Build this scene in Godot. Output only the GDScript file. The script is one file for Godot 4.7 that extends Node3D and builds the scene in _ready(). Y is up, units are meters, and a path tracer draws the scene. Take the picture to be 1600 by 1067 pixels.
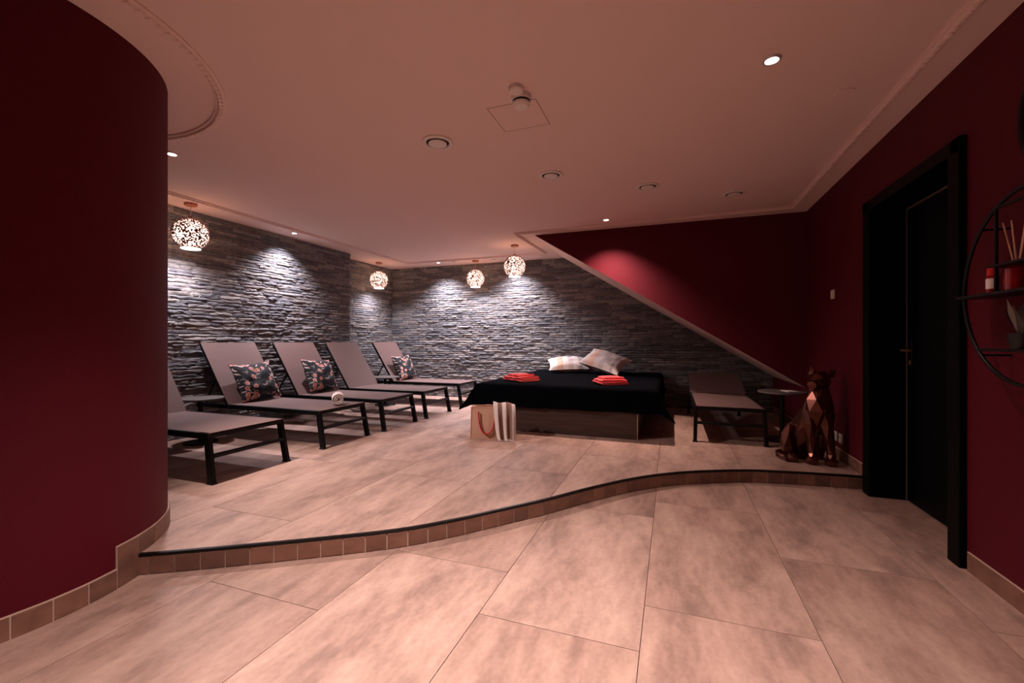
extends Node3D
# A relaxation room: raised tiled floor with a curved step, split-face slate walls, loungers, a bed under a stair soffit.
# Room axes: -Z runs along the right wall into the room, X to the right, camera stands at the origin.

const CEIL := 2.5
const STEP := 0.10
const RIGHT := 1.35
const LEFT := -4.8
const NICHE := -5.08
const BACK := -7.1
const STAIR_Z := -5.45
const COL := Vector2(-3.05, -1.0)
const COL_R := 0.74

var rng := RandomNumberGenerator.new()
var used := {}
var M := {}

# ---------------------------------------------------------------- helpers
func numbered(n: String) -> String:
	if not used.has(n):
		used[n] = 0
		return n
	used[n] += 1
	return "%s_%03d" % [n, used[n]]

func tag(o: Node, label: String, category: String, group := "", kind := "") -> Node:
	o.set_meta("label", label)
	o.set_meta("category", category)
	if group != "": o.set_meta("group", group)
	if kind != "": o.set_meta("kind", kind)
	return o

func thing(called: String, label: String, category: String, at := Vector3.ZERO, turn := 0.0, group := "", kind := "") -> Node3D:
	var o := Node3D.new()
	o.name = numbered(called)
	add_child(o)
	o.position = at
	o.rotation.y = turn
	tag(o, label, category, group, kind)
	return o

func S() -> SurfaceTool:
	var st := SurfaceTool.new()
	st.begin(Mesh.PRIMITIVE_TRIANGLES)
	return st

func obj(called: String, mesh, m: Material, parent: Node) -> MeshInstance3D:
	var o := MeshInstance3D.new()
	o.name = called
	o.mesh = mesh.commit() if mesh is SurfaceTool else mesh
	o.material_override = m
	o.cast_shadow = GeometryInstance3D.SHADOW_CASTING_SETTING_ON
	parent.add_child(o, true)
	return o

func tri(st: SurfaceTool, a: Vector3, b: Vector3, c: Vector3, out: Vector3, ua := Vector2.ZERO, ub := Vector2.ZERO, uc := Vector2.ZERO) -> void:
	var n := (c - a).cross(b - a)
	if n.length_squared() < 1e-16: return
	n = n.normalized()
	if n.dot(out) < 0.0:
		n = -n
		var t := b; b = c; c = t
		var u := ub; ub = uc; uc = u
	st.set_normal(n); st.set_uv(ua); st.add_vertex(a)
	st.set_normal(n); st.set_uv(ub); st.add_vertex(b)
	st.set_normal(n); st.set_uv(uc); st.add_vertex(c)

func quad(st: SurfaceTool, a: Vector3, b: Vector3, c: Vector3, d: Vector3, out: Vector3) -> void:
	tri(st, a, b, c, out)
	tri(st, a, c, d, out)

# smooth triangle with a normal at each corner
func stri(st: SurfaceTool, p: Array, n: Array, uv: Array) -> void:
	var f: Vector3 = (p[2] - p[0]).cross(p[1] - p[0])
	if f.length_squared() < 1e-18: return
	var order := [0, 1, 2]
	if f.dot(n[0] + n[1] + n[2]) < 0.0: order = [0, 2, 1]
	for k in order:
		st.set_normal(n[k]); st.set_uv(uv[k]); st.add_vertex(p[k])

# grid of points with normals worked out from the neighbours; flip turns the outside
func sheet(st: SurfaceTool, P: Array, flip := false, wrap_u := false, uvs := Vector2.ONE) -> void:
	var rows := P.size()
	var cols: int = P[0].size()
	var N := []
	for i in rows:
		var r := []
		for j in cols:
			var a: Vector3 = P[maxi(i - 1, 0)][j]
			var b: Vector3 = P[mini(i + 1, rows - 1)][j]
			var c: Vector3
			var d: Vector3
			if wrap_u:
				c = P[i][(j - 1 + cols - 1) % (cols - 1)]
				d = P[i][(j + 1) % (cols - 1)]
			else:
				c = P[i][maxi(j - 1, 0)]
				d = P[i][mini(j + 1, cols - 1)]
			var n := (b - a).cross(d - c)
			if n.length_squared() < 1e-18: n = Vector3.UP
			n = n.normalized()
			r.append(-n if flip else n)
		N.append(r)
	for i in rows - 1:
		for j in cols - 1:
			var u := [Vector2(float(j) / (cols - 1), float(i) / (rows - 1)) * uvs, Vector2(float(j + 1) / (cols - 1), float(i) / (rows - 1)) * uvs, Vector2(float(j + 1) / (cols - 1), float(i + 1) / (rows - 1)) * uvs, Vector2(float(j) / (cols - 1), float(i + 1) / (rows - 1)) * uvs]
			var p := [P[i][j], P[i][j + 1], P[i + 1][j + 1], P[i + 1][j]]
			var n := [N[i][j], N[i][j + 1], N[i + 1][j + 1], N[i + 1][j]]
			stri(st, [p[0], p[1], p[2]], [n[0], n[1], n[2]], [u[0], u[1], u[2]])
			stri(st, [p[0], p[2], p[3]], [n[0], n[2], n[3]], [u[0], u[2], u[3]])

# box with chamfered edges
func box(st: SurfaceTool, c: Vector3, size: Vector3, ch := 0.004, B := Basis.IDENTITY) -> void:
	var h := size / 2.0
	ch = minf(ch, minf(h.x, minf(h.y, h.z)) * 0.6)
	if ch <= 0.0:
		for ax in 3:
			for s in [-1.0, 1.0]:
				var n := Vector3.ZERO; n[ax] = s
				var p := []
				for k in [[-1, -1], [1, -1], [1, 1], [-1, 1]]:
					var v := Vector3.ZERO
					v[ax] = s * h[ax]; v[(ax + 1) % 3] = k[0] * h[(ax + 1) % 3]; v[(ax + 2) % 3] = k[1] * h[(ax + 2) % 3]
					p.append(c + B * v)
				quad(st, p[0], p[1], p[2], p[3], B * n)
		return
	for ax in 3:
		var a1 := (ax + 1) % 3
		var a2 := (ax + 2) % 3
		for s in [-1.0, 1.0]:
			var n := Vector3.ZERO; n[ax] = s
			var p := []
			for k in [[-1, -1], [1, -1], [1, 1], [-1, 1]]:
				var v := Vector3.ZERO
				v[ax] = s * h[ax]; v[a1] = k[0] * (h[a1] - ch); v[a2] = k[1] * (h[a2] - ch)
				p.append(c + B * v)
			quad(st, p[0], p[1], p[2], p[3], B * n)
		for s1 in [-1.0, 1.0]:
			for s2 in [-1.0, 1.0]:
				var p := []
				for k in [[-1, 0], [1, 0], [1, 1], [-1, 1]]:
					var v := Vector3.ZERO
					v[ax] = k[0] * (h[ax] - ch)
					v[a1] = s1 * (h[a1] - (ch if k[1] == 1 else 0.0))
					v[a2] = s2 * (h[a2] - (0.0 if k[1] == 1 else ch))
					p.append(c + B * v)
				var n := Vector3.ZERO; n[a1] = s1; n[a2] = s2
				quad(st, p[0], p[1], p[2], p[3], B * n)
	for sx in [-1.0, 1.0]:
		for sy in [-1.0, 1.0]:
			for sz in [-1.0, 1.0]:
				var a := Vector3(sx * h.x, sy * (h.y - ch), sz * (h.z - ch))
				var b := Vector3(sx * (h.x - ch), sy * h.y, sz * (h.z - ch))
				var d := Vector3(sx * (h.x - ch), sy * (h.y - ch), sz * h.z)
				tri(st, c + B * a, c + B * b, c + B * d, B * Vector3(sx, sy, sz))

# a bar with a rectangular section between two points
func bar(st: SurfaceTool, a: Vector3, b: Vector3, w: float, d: float, side := Vector3(0, 0, 1), ch := 0.004) -> void:
	var y := (b - a).normalized()
	var x := side.cross(y).normalized()
	if x.length() < 0.5: x = Vector3.RIGHT
	var z := x.cross(y).normalized()
	box(st, (a + b) / 2.0, Vector3(w, (b - a).length(), d), ch, Basis(x, y, z))

func tube(st: SurfaceTool, path: Array, r: float, n := 8, caps := true) -> void:
	var P := []
	var ref := Vector3.UP
	for i in path.size():
		var t: Vector3 = (path[mini(i + 1, path.size() - 1)] - path[maxi(i - 1, 0)]).normalized()
		if absf(t.dot(ref)) > 0.95: ref = Vector3.RIGHT if absf(t.x) < 0.9 else Vector3.FORWARD
		var x := ref.cross(t).normalized()
		var y := t.cross(x).normalized()
		ref = y
		var row := []
		for j in n + 1:
			var a := TAU * j / n
			row.append(path[i] + (x * cos(a) + y * sin(a)) * r)
		P.append(row)
	# normals point away from the axis
	for i in P.size() - 1:
		for j in n:
			var q := [P[i][j], P[i][j + 1], P[i + 1][j + 1], P[i + 1][j]]
			var nn := [(q[0] - path[i]).normalized(), (q[1] - path[i]).normalized(), (q[2] - path[i + 1]).normalized(), (q[3] - path[i + 1]).normalized()]
			var z := Vector2.ZERO
			stri(st, [q[0], q[1], q[2]], [nn[0], nn[1], nn[2]], [z, z, z])
			stri(st, [q[0], q[2], q[3]], [nn[0], nn[2], nn[3]], [z, z, z])
	if caps:
		for e in [0, P.size() - 1]:
			var out: Vector3 = (path[0] - path[1]) if e == 0 else (path[e] - path[e - 1])
			for j in n: tri(st, path[e], P[e][j], P[e][j + 1], out)

# profile of Vector2(radius, height) turned about the Y axis; sharp corners stay sharp
func lathe(st: SurfaceTool, prof: Array, c := Vector3.ZERO, n := 24) -> void:
	for i in prof.size() - 1:
		var a: Vector2 = prof[i]
		var b: Vector2 = prof[i + 1]
		var d := b - a
		var n2 := Vector2(d.y, -d.x).normalized()
		for j in n:
			var t0 := TAU * j / n
			var t1 := TAU * (j + 1) / n
			var e0 := Vector3(cos(t0), 0, sin(t0))
			var e1 := Vector3(cos(t1), 0, sin(t1))
			var p := [c + e0 * a.x + Vector3.UP * a.y, c + e1 * a.x + Vector3.UP * a.y, c + e1 * b.x + Vector3.UP * b.y, c + e0 * b.x + Vector3.UP * b.y]
			var m := [e0 * n2.x + Vector3.UP * n2.y, e1 * n2.x + Vector3.UP * n2.y]
			var z := Vector2.ZERO
			stri(st, [p[0], p[1], p[2]], [m[0], m[1], m[1]], [z, z, z])
			stri(st, [p[0], p[2], p[3]], [m[0], m[1], m[0]], [z, z, z])

# flat polygon (x, z) raised to a slab between two heights; the top carries its own texture place
func slab(st: SurfaceTool, poly: PackedVector2Array, y0: float, y1: float, uvt := Transform2D.IDENTITY) -> void:
	var idx := Geometry2D.triangulate_polygon(poly)
	for k in range(0, idx.size(), 3):
		var p := []
		var u := []
		for e in 3:
			var v: Vector2 = poly[idx[k + e]]
			p.append(Vector3(v.x, y1, v.y)); u.append(uvt * v)
		tri(st, p[0], p[1], p[2], Vector3.UP, u[0], u[1], u[2])
	var mid := Vector2.ZERO
	for v in poly: mid += v
	mid /= poly.size()
	var cw := Geometry2D.is_polygon_clockwise(poly)
	for k in poly.size():
		var a: Vector2 = poly[k]
		var b: Vector2 = poly[(k + 1) % poly.size()]
		var e := b - a
		var out := Vector2(e.y, -e.x) * (-1.0 if cw else 1.0)
		quad(st, Vector3(a.x, y0, a.y), Vector3(b.x, y0, b.y), Vector3(b.x, y1, b.y), Vector3(a.x, y1, a.y), Vector3(out.x, 0, out.y))

# strip swept along a plan curve: section given as (offset to the left side, height)
func sweep_plan(st: SurfaceTool, pts: Array, sec: Array, closed := false) -> void:
	var rows := []
	var n := pts.size()
	for i in n:
		var a: Vector2 = pts[(i - 1 + n) % n] if closed else pts[maxi(i - 1, 0)]
		var b: Vector2 = pts[(i + 1) % n] if closed else pts[mini(i + 1, n - 1)]
		var t0: Vector2 = (pts[i] - a).normalized() if pts[i] != a else (b - pts[i]).normalized()
		var t1: Vector2 = (b - pts[i]).normalized() if b != pts[i] else t0
		var t := (t0 + t1).normalized()
		var l := Vector2(-t.y, t.x) / maxf(0.4, t.dot(t0))
		var r := []
		for s in sec: r.append(Vector3(pts[i].x + l.x * s.x, s.y, pts[i].y + l.y * s.x))
		rows.append(r)
	var ctr := Vector2.ZERO
	for s in sec: ctr += s
	ctr /= sec.size()
	for i in (n if closed else n - 1):
		var r0: Array = rows[i]
		var r1: Array = rows[(i + 1) % n]
		var mid0 := Vector3.ZERO
		for v in r0: mid0 += v
		for v in r1: mid0 += v
		mid0 /= (r0.size() + r1.size())
		for k in sec.size():
			var k2 := (k + 1) % sec.size()
			var f: Vector3 = (r0[k] + r0[k2] + r1[k] + r1[k2]) / 4.0
			quad(st, r0[k], r0[k2], r1[k2], r1[k], f - mid0)
	if not closed:
		for e in [0, n - 1]:
			for k in range(1, sec.size() - 1):
				var out: Vector2 = (pts[0] - pts[1]) if e == 0 else (pts[e] - pts[e - 1])
				tri(st, rows[e][0], rows[e][k], rows[e][k + 1], Vector3(out.x, 0, out.y))

func mat(called: String, c: Color, rough := 0.6, metal := 0.0) -> StandardMaterial3D:
	var m := StandardMaterial3D.new()
	m.resource_name = called
	m.albedo_color = c
	m.roughness = rough
	m.metallic = metal
	M[called] = m
	return m

func c8(r: int, g: int, b: int) -> Color:
	return Color(r / 255.0, g / 255.0, b / 255.0)

func glow(called: String, c: Color, e: float) -> StandardMaterial3D:
	var m := mat(called, c, 0.4)
	m.emission_enabled = true
	m.emission = c
	m.emission_energy_multiplier = e
	return m

func tex(img: Image) -> ImageTexture:
	img.generate_mipmaps()
	return ImageTexture.create_from_image(img)

func noise(seed_: int, freq: float, oct := 4) -> FastNoiseLite:
	var n := FastNoiseLite.new()
	n.seed = seed_
	n.noise_type = FastNoiseLite.TYPE_SIMPLEX_SMOOTH
	n.frequency = freq
	n.fractal_octaves = oct
	return n

func noise_tex(seed_: int, freq: float, lo: Color, hi: Color, size := 512) -> NoiseTexture2D:
	var t := NoiseTexture2D.new()
	t.width = size; t.height = size
	t.seamless = true
	t.noise = noise(seed_, freq)
	var g := Gradient.new()
	g.set_color(0, lo); g.set_color(1, hi)
	t.color_ramp = g
	return t

func bump_tex(seed_: int, freq: float, strength: float, size := 512) -> NoiseTexture2D:
	var t := NoiseTexture2D.new()
	t.width = size; t.height = size
	t.seamless = true
	t.as_normal_map = true
	t.bump_strength = strength
	t.noise = noise(seed_, freq)
	return t

func add_bump(m: StandardMaterial3D, t: Texture2D, scale_: float, tile: float) -> void:
	m.normal_enabled = true
	m.normal_texture = t
	m.normal_scale = scale_
	m.uv1_triplanar = true
	m.uv1_world_triplanar = true
	m.uv1_scale = Vector3.ONE * tile

# ---------------------------------------------------------------- materials
func floor_image() -> Image:
	var size := 640
	var img := Image.create(size, size, false, Image.FORMAT_RGB8)
	var a := noise(11, 0.0045, 4)
	var b := noise(23, 0.026, 5)
	var d := noise(37, 0.11, 3)
	var lo := Color(0.545, 0.445, 0.405)
	var mid := Color(0.685, 0.565, 0.515)
	var hi := Color(0.775, 0.655, 0.60)
	for y in size:
		for x in size:
			var w := b.get_noise_2d(x * 0.5, y * 0.5) * 60.0
			var v := a.get_noise_2d(x * 1.9 + w * 0.5, y * 0.6 + w * 0.5) * 0.75 + b.get_noise_2d(x * 1.8, y * 0.6) * 0.32 + d.get_noise_2d(x, y * 0.7) * 0.17
			v = clampf(0.5 + v * 0.85, 0.0, 1.0)
			var c := lo.lerp(mid, v * 2.0) if v < 0.5 else mid.lerp(hi, v * 2.0 - 1.0)
			img.set_pixel(x, y, c)
	return img

func floral_image() -> Image:
	var n := 256
	var img := Image.create(n, n, false, Image.FORMAT_RGB8)
	img.fill(c8(20, 22, 30))
	var r := RandomNumberGenerator.new()
	r.seed = 77
	var cols := [c8(120, 112, 108), c8(214, 196, 186), c8(178, 160, 152), c8(60, 66, 76)]
	for k in 70:    # stems and leaves
		var p := Vector2(r.randf() * n, r.randf() * n)
		var ang := r.randf() * TAU
		var turn := r.randf_range(-0.09, 0.09)
		var c: Color = cols[r.randi() % 4]
		var len_ := r.randi_range(14, 34)
		for s in len_:
			ang += turn
			p += Vector2(cos(ang), sin(ang)) * 1.4
			dot_(img, p, 1.0 + 3.6 * sin(PI * s / len_), c)
	for k in 20:    # blossoms with darker hearts
		var p := Vector2(r.randf() * n, r.randf() * n)
		var c := c8(214, 158, 142).lerp(c8(190, 118, 106), r.randf())
		var a0 := r.randf() * TAU
		for e in 5:
			var q := p + Vector2(cos(a0 + e * TAU / 5), sin(a0 + e * TAU / 5)) * 8.5
			dot_(img, q, 7.0, c.lightened(0.12 * (e % 2)))
		dot_(img, p, 4.2, c8(150, 72, 64))
		dot_(img, p + Vector2(9, -8), 2.4, c8(226, 206, 192))
	return img

func dot_(img: Image, p: Vector2, rad: float, c: Color) -> void:
	var n := img.get_width()
	var R := int(ceil(rad))
	for y in range(-R, R + 1):
		for x in range(-R, R + 1):
			if x * x + y * y <= rad * rad:
				img.set_pixel(posmod(int(p.x) + x, n), posmod(int(p.y) + y, n), c)

func stripe_image(bands: Array, n := 256) -> Image:
	var img := Image.create(n, 32, false, Image.FORMAT_RGB8)
	var r := RandomNumberGenerator.new()
	r.seed = 5
	for x in n:
		var f := float(x) / n
		var c: Color = bands[0][1]
		for b in bands:
			if f >= b[0]: c = b[1]
		for y in 32: img.set_pixel(x, y, c.darkened(r.randf() * 0.07))
	return img

func materials() -> void:
	var m := mat("floor_tile", Color.WHITE, 0.5)
	m.albedo_texture = tex(floor_image())
	for k in 3:
		var ft: StandardMaterial3D = m.duplicate()
		ft.resource_name = "floor_tile_%d" % k
		ft.albedo_color = [Color(1, 1, 1), Color(0.95, 0.94, 0.935), Color(0.975, 0.965, 0.96)][k]
		M["floor_tile_%d" % k] = ft
	mat("grout", c8(92, 72, 64), 0.9)
	mat("pale_grout", c8(196, 166, 150), 0.9)
	for k in 3:
		var t := mat("small_tile_%d" % k, Color.WHITE, 0.5)
		t.albedo_texture = noise_tex(60 + k, 0.02, [c8(102, 70, 58), c8(112, 77, 63), c8(92, 63, 53)][k], [c8(136, 96, 80), c8(146, 104, 86), c8(124, 87, 73)][k], 256)
		t.uv1_triplanar = true
		t.uv1_world_triplanar = true
		t.uv1_scale = Vector3.ONE * 1.7
	m = mat("ceiling_paint", c8(230, 201, 193), 0.9)
	add_bump(m, bump_tex(3, 0.06, 2.0), 0.12, 1.3)
	m = mat("red_wall", c8(94, 13, 31), 0.62)
	m.metallic_specular = 0.3
	m.albedo_texture = noise_tex(8, 0.12, Color(0.86, 0.86, 0.86), Color(1, 1, 1))
	add_bump(m, bump_tex(9, 0.15, 5.0), 0.45, 2.2)
	for k in 5:
		var t := mat("slate_%d" % k, Color.WHITE, 0.8)
		t.metallic_specular = 0.35
		var g: float = [0.40, 0.46, 0.51, 0.56, 0.43][k]
		var hue: Color = [Color(1.0, 0.98, 1.02), Color(1.03, 0.98, 0.97), Color(1, 0.98, 1.0), Color(1.02, 0.99, 0.98), Color(0.98, 0.99, 1.03)][k]
		t.albedo_texture = noise_tex(30 + k, 0.035, Color(hue.r * g * 0.72, hue.g * g * 0.72, hue.b * g * 0.72), Color(hue.r * g * 1.22, hue.g * g * 1.22, hue.b * g * 1.22), 256)
		add_bump(t, bump_tex(40 + k, 0.05, 7.0, 256), 0.45, 3.0)
		t.uv1_scale = Vector3(1.4, 6.0, 1.4)
	mat("backing", c8(52, 48, 50), 0.95)
	mat("black_metal", c8(9, 9, 10), 0.42, 0.0)
	M.black_metal.metallic_specular = 0.35
	mat("black_edge", c8(12, 12, 13), 0.35, 0.4)
	mat("black_door", c8(5, 5, 7), 0.5)
	M.black_door.metallic_specular = 0.2
	mat("door_seal", c8(104, 78, 66), 0.5)
	m = mat("sling", c8(104, 79, 75), 0.75)
	add_bump(m, bump_tex(50, 0.4, 3.0, 256), 0.3, 6.0)
	mat("table_top", c8(92, 84, 82), 0.5)
	m = mat("floral", Color.WHITE, 0.8)
	m.albedo_texture = tex(floral_image())
	mat("cushion_piping", c8(22, 24, 32), 0.8)
	m = mat("pillow_stripes", Color.WHITE, 0.85)
	m.albedo_texture = tex(stripe_image([[0.0, c8(214, 200, 194)], [0.2, c8(222, 180, 158)], [0.36, c8(226, 214, 208)], [0.5, c8(206, 190, 186)], [0.62, c8(224, 212, 208)], [0.78, c8(186, 172, 172)], [0.86, c8(222, 210, 206)]]))
	m = mat("beach_towel", Color.WHITE, 0.9)
	m.albedo_texture = tex(stripe_image([[0.0, c8(226, 212, 206)], [0.2, c8(142, 112, 100)], [0.4, c8(226, 212, 206)], [0.58, c8(142, 112, 100)], [0.78, c8(150, 120, 106)], [0.84, c8(226, 212, 206)]]))
	m = mat("blanket", c8(6, 7, 12), 0.95)
	m.metallic_specular = 0.1
	add_bump(m, bump_tex(52, 0.09, 4.0, 256), 0.5, 3.0)
	mat("mattress", c8(30, 28, 32), 0.9)
	m = mat("dark_wood", Color.WHITE, 0.5)
	var wt := noise_tex(71, 0.012, c8(48, 31, 26), c8(74, 50, 42), 512)
	m.albedo_texture = wt
	m.uv1_triplanar = true
	m.uv1_world_triplanar = true
	m.uv1_scale = Vector3(0.25, 3.0, 0.25)
	mat("edge_strip", c8(176, 150, 130), 0.4, 0.5)
	m = mat("coral_towel", c8(216, 78, 80), 0.95)
	add_bump(m, bump_tex(53, 0.25, 6.0, 256), 0.6, 5.0)
	m = mat("white_towel", c8(224, 208, 204), 0.95)
	add_bump(m, bump_tex(54, 0.3, 6.0, 256), 0.5, 5.0)
	m = mat("canvas", c8(206, 164, 140), 0.9)
	add_bump(m, bump_tex(55, 0.4, 4.0, 256), 0.4, 5.0)
	mat("red_rope", c8(186, 50, 48), 0.8)
	mat("white_plastic", c8(226, 212, 204), 0.45)
	mat("vent_dark", c8(30, 22, 20), 0.9)
	mat("lamp_ring", c8(200, 188, 182), 0.35, 0.4)
	glow("lamp_lens", Color(1.0, 0.94, 0.9), 14.0)
	glow("pendant_lamp_glass", Color(1.0, 0.88, 0.82), 1.7)
	glow("pendant_lamp_mouth", Color(1.0, 0.95, 0.94), 3.0)
	mat("copper_shell", c8(120, 72, 54), 0.45, 0.5)
	mat("canopy_wood", c8(178, 112, 84), 0.55)
	mat("cord", c8(214, 190, 178), 0.6)
	m = mat("bronze", c8(104, 62, 52), 0.27, 0.85)
	mat("brass", c8(206, 158, 110), 0.28, 0.9)
	mat("paper", c8(228, 216, 210), 0.8)
	mat("red_glass", c8(140, 24, 28), 0.15)
	mat("red_cap", c8(186, 22, 30), 0.4)
	mat("reed", c8(206, 160, 134), 0.8)
	mat("dried_leaf", c8(120, 112, 106), 0.85)
	mat("dark_pot", c8(22, 19, 20), 0.5)
	mat("mirror_glass", c8(30, 28, 30), 0.08, 0.9)

# ---------------------------------------------------------------- setting
var edge := []   # plan curve of the step, from the column to the right wall

func make_edge() -> void:
	var p := [Vector2(-2.72, -1.14), Vector2(-2.387, -1.325), Vector2(-2.107, -1.495), Vector2(-1.703, -1.757), Vector2(-1.379, -1.99), Vector2(-1.163, -2.205), Vector2(-0.96, -2.45), Vector2(-0.743, -2.715), Vector2(-0.509, -3.04), Vector2(-0.224, -3.375), Vector2(0.103, -3.636), Vector2(0.521, -3.842), Vector2(0.848, -3.915), Vector2(1.163, -3.957), Vector2(1.36, -3.975)]
	for i in p.size() - 1:
		for k in 6:
			edge.append(p[i].cubic_interpolate(p[i + 1], p[maxi(i - 1, 0)], p[mini(i + 2, p.size() - 1)], k / 6.0))
	edge.append(p[-1])

# a place in the floor picture for one tile, turned half round at random
func tile_uv(x0: float, z0: float, x1: float, z1: float) -> Transform2D:
	var k := 0.60
	var off := Vector2(rng.randf() * 0.58, rng.randf() * 0.22)
	if rng.randi() % 2 == 0: return Transform2D(Vector2(k, 0), Vector2(0, k), off - Vector2(x0, z0) * k)
	return Transform2D(Vector2(-k, 0), Vector2(0, -k), off + Vector2(x1, z1) * k)

func floors() -> void:
	var g := 0.0015
	var fl := thing("floor", "large pinkish beige stone-look tiles of the lower floor", "floor", Vector3.ZERO, 0, "", "structure")
	var st := S()
	box(st, Vector3(-1.85, -0.106, -2.5), Vector3(7.4, 0.2, 10.0), 0)
	obj("screed", st, M.grout, fl)
	var xs := [-2.64, -2.005, -1.372, -0.741, -0.109, 0.522, 1.152, 1.62]
	var off := [-1.75, -1.41, -1.96, -1.62, -1.91, -2.576, -2.2]
	for i in 7:
		for k in range(-2, 4):
			var z1: float = off[i] + 1.263 * k
			var z0 := z1 - 1.263
			if z1 < -4.3 or z0 > 2.2: continue
			st = S()
			var poly := PackedVector2Array([Vector2(xs[i] + g, z0 + g), Vector2(xs[i + 1] - g, z0 + g), Vector2(xs[i + 1] - g, minf(z1, 2.3) - g), Vector2(xs[i] + g, minf(z1, 2.3) - g)])
			slab(st, poly, -0.008, 0.0, tile_uv(xs[i], z0, xs[i + 1], z1))
			obj("tile", st, M["floor_tile_%d" % (rng.randi() % 3)], fl)
	# raised part
	var up := thing("floor_raised", "raised tiled floor with a curved step and black edge", "floor", Vector3.ZERO, 0, "", "structure")
	var shape := PackedVector2Array(edge)
	shape.append_array(PackedVector2Array([Vector2(1.36, BACK), Vector2(NICHE, BACK), Vector2(NICHE, -0.5), Vector2(-3.05, -0.9)]))
	var inner := PackedVector2Array()
	for s in Geometry2D.offset_polygon(shape, -0.012): inner = s
	st = S()
	slab(st, inner, 0.001, STEP - 0.007)
	obj("screed", st, M.grout, up)
	var px := [-5.08, -4.53, -3.897, -3.268, -2.637, -2.005, -1.372, -0.741, -0.109, 0.522, 1.152, 1.36]
	var po := [-3.0, -2.4, -3.5, -2.9, -3.13, -2.82, -3.24, -3.89, -3.3, -4.35, -3.6]
	for i in 11:
		for k in range(-3, 5):
			var z1: float = po[i] - 1.263 * k
			var z0 := z1 - 1.263
			var rect := PackedVector2Array([Vector2(px[i] + g, z0 + g), Vector2(px[i + 1] - g, z0 + g), Vector2(px[i + 1] - g, z1 - g), Vector2(px[i] + g, z1 - g)])
			for poly in Geometry2D.intersect_polygons(rect, inner):
				if poly.size() < 3: continue
				st = S()
				slab(st, poly, STEP - 0.007, STEP, tile_uv(px[i], z0, px[i + 1], z1))
				obj("tile", st, M["floor_tile_%d" % (rng.randi() % 3)], up)
	# riser: small square tiles along the curve, a black metal edge above them
	st = S()
	sweep_plan(st, edge, [Vector2(0.0, 0.0), Vector2(0.0, STEP - 0.012), Vector2(-0.011, STEP - 0.012), Vector2(-0.011, 0.0)])
	obj("riser_grout", st, M.pale_grout, up)
	st = S()
	sweep_plan(st, edge, [Vector2(0.006, STEP - 0.013), Vector2(0.006, STEP + 0.0015), Vector2(-0.012, STEP + 0.0015), Vector2(-0.012, STEP - 0.013)])
	obj("black_edge", st, M.black_edge, up)
	var walk := resample(edge, 0.109)
	for i in walk.size() - 1:
		var a: Vector2 = walk[i]
		var b: Vector2 = walk[i + 1]
		var t := (b - a).normalized()
		st = S()
		var l := (b - a).length() - 0.006
		var c := (a + b) / 2.0
		var out := Vector2(-t.y, t.x)
		box(st, Vector3(c.x + out.x * 0.002, (STEP - 0.013) / 2.0 + 0.002, c.y + out.y * 0.002), Vector3(l, STEP - 0.018, 0.008), 0.0015, Basis(Vector3.UP, -t.angle()))
		obj("riser_tile", st, M["small_tile_%d" % (rng.randi() % 3)], up)

func resample(pts: Array, step: float) -> Array:
	var out := [pts[0]]
	var left := step
	for i in pts.size() - 1:
		var a: Vector2 = pts[i]
		var b: Vector2 = pts[i + 1]
		var l := (b - a).length()
		var done := 0.0
		while l - done >= left:
			done += left
			out.append(a.lerp(b, done / l))
			left = step
		left -= l - done
	out.append(pts[-1])
	return out

func stone_variants() -> Array:
	var out := []
	for k in 28:
		var nx := 5
		var ny := 3
		var P := []
		var lean := rng.randf_range(-0.25, 0.25)
		for j in ny + 1:
			var row := []
			for i in nx + 1:
				var d := rng.randf_range(0.5, 1.0) + lean * (float(i) / nx - 0.5)
				var x := float(i) / nx - 0.5
				var y := float(j) / ny - 0.5
				if i == 0 or i == nx: d -= 0.3
				else: x += rng.randf_range(-0.06, 0.06)
				if j == 0 or j == ny: d -= rng.randf_range(0.1, 0.45)
				else: y += rng.randf_range(-0.1, 0.1)
				row.append(Vector3(x, y, maxf(d, 0.05)))
			P.append(row)
		var st := S()
		for j in ny:
			for i in nx:
				var q := [P[j][i], P[j][i + 1], P[j + 1][i + 1], P[j + 1][i]]
				if rng.randf() < 0.5:
					tri(st, q[0], q[1], q[2], Vector3.BACK); tri(st, q[0], q[2], q[3], Vector3.BACK)
				else:
					tri(st, q[0], q[1], q[3], Vector3.BACK); tri(st, q[1], q[2], q[3], Vector3.BACK)
		var back := func(v: Vector3) -> Vector3: return Vector3(v.x, v.y, -0.3)
		for i in nx:
			quad(st, P[0][i], P[0][i + 1], back.call(P[0][i + 1]), back.call(P[0][i]), Vector3.DOWN)
			quad(st, P[ny][i], P[ny][i + 1], back.call(P[ny][i + 1]), back.call(P[ny][i]), Vector3.UP)
		for j in ny:
			quad(st, P[j][0], P[j + 1][0], back.call(P[j + 1][0]), back.call(P[j][0]), Vector3.LEFT)
			quad(st, P[j][nx], P[j + 1][nx], back.call(P[j + 1][nx]), back.call(P[j][nx]), Vector3.RIGHT)
		out.append(st.commit())
	return out

func soffit_y(x: float) -> float:
	return CEIL - (x + 1.69) * 0.621

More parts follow.
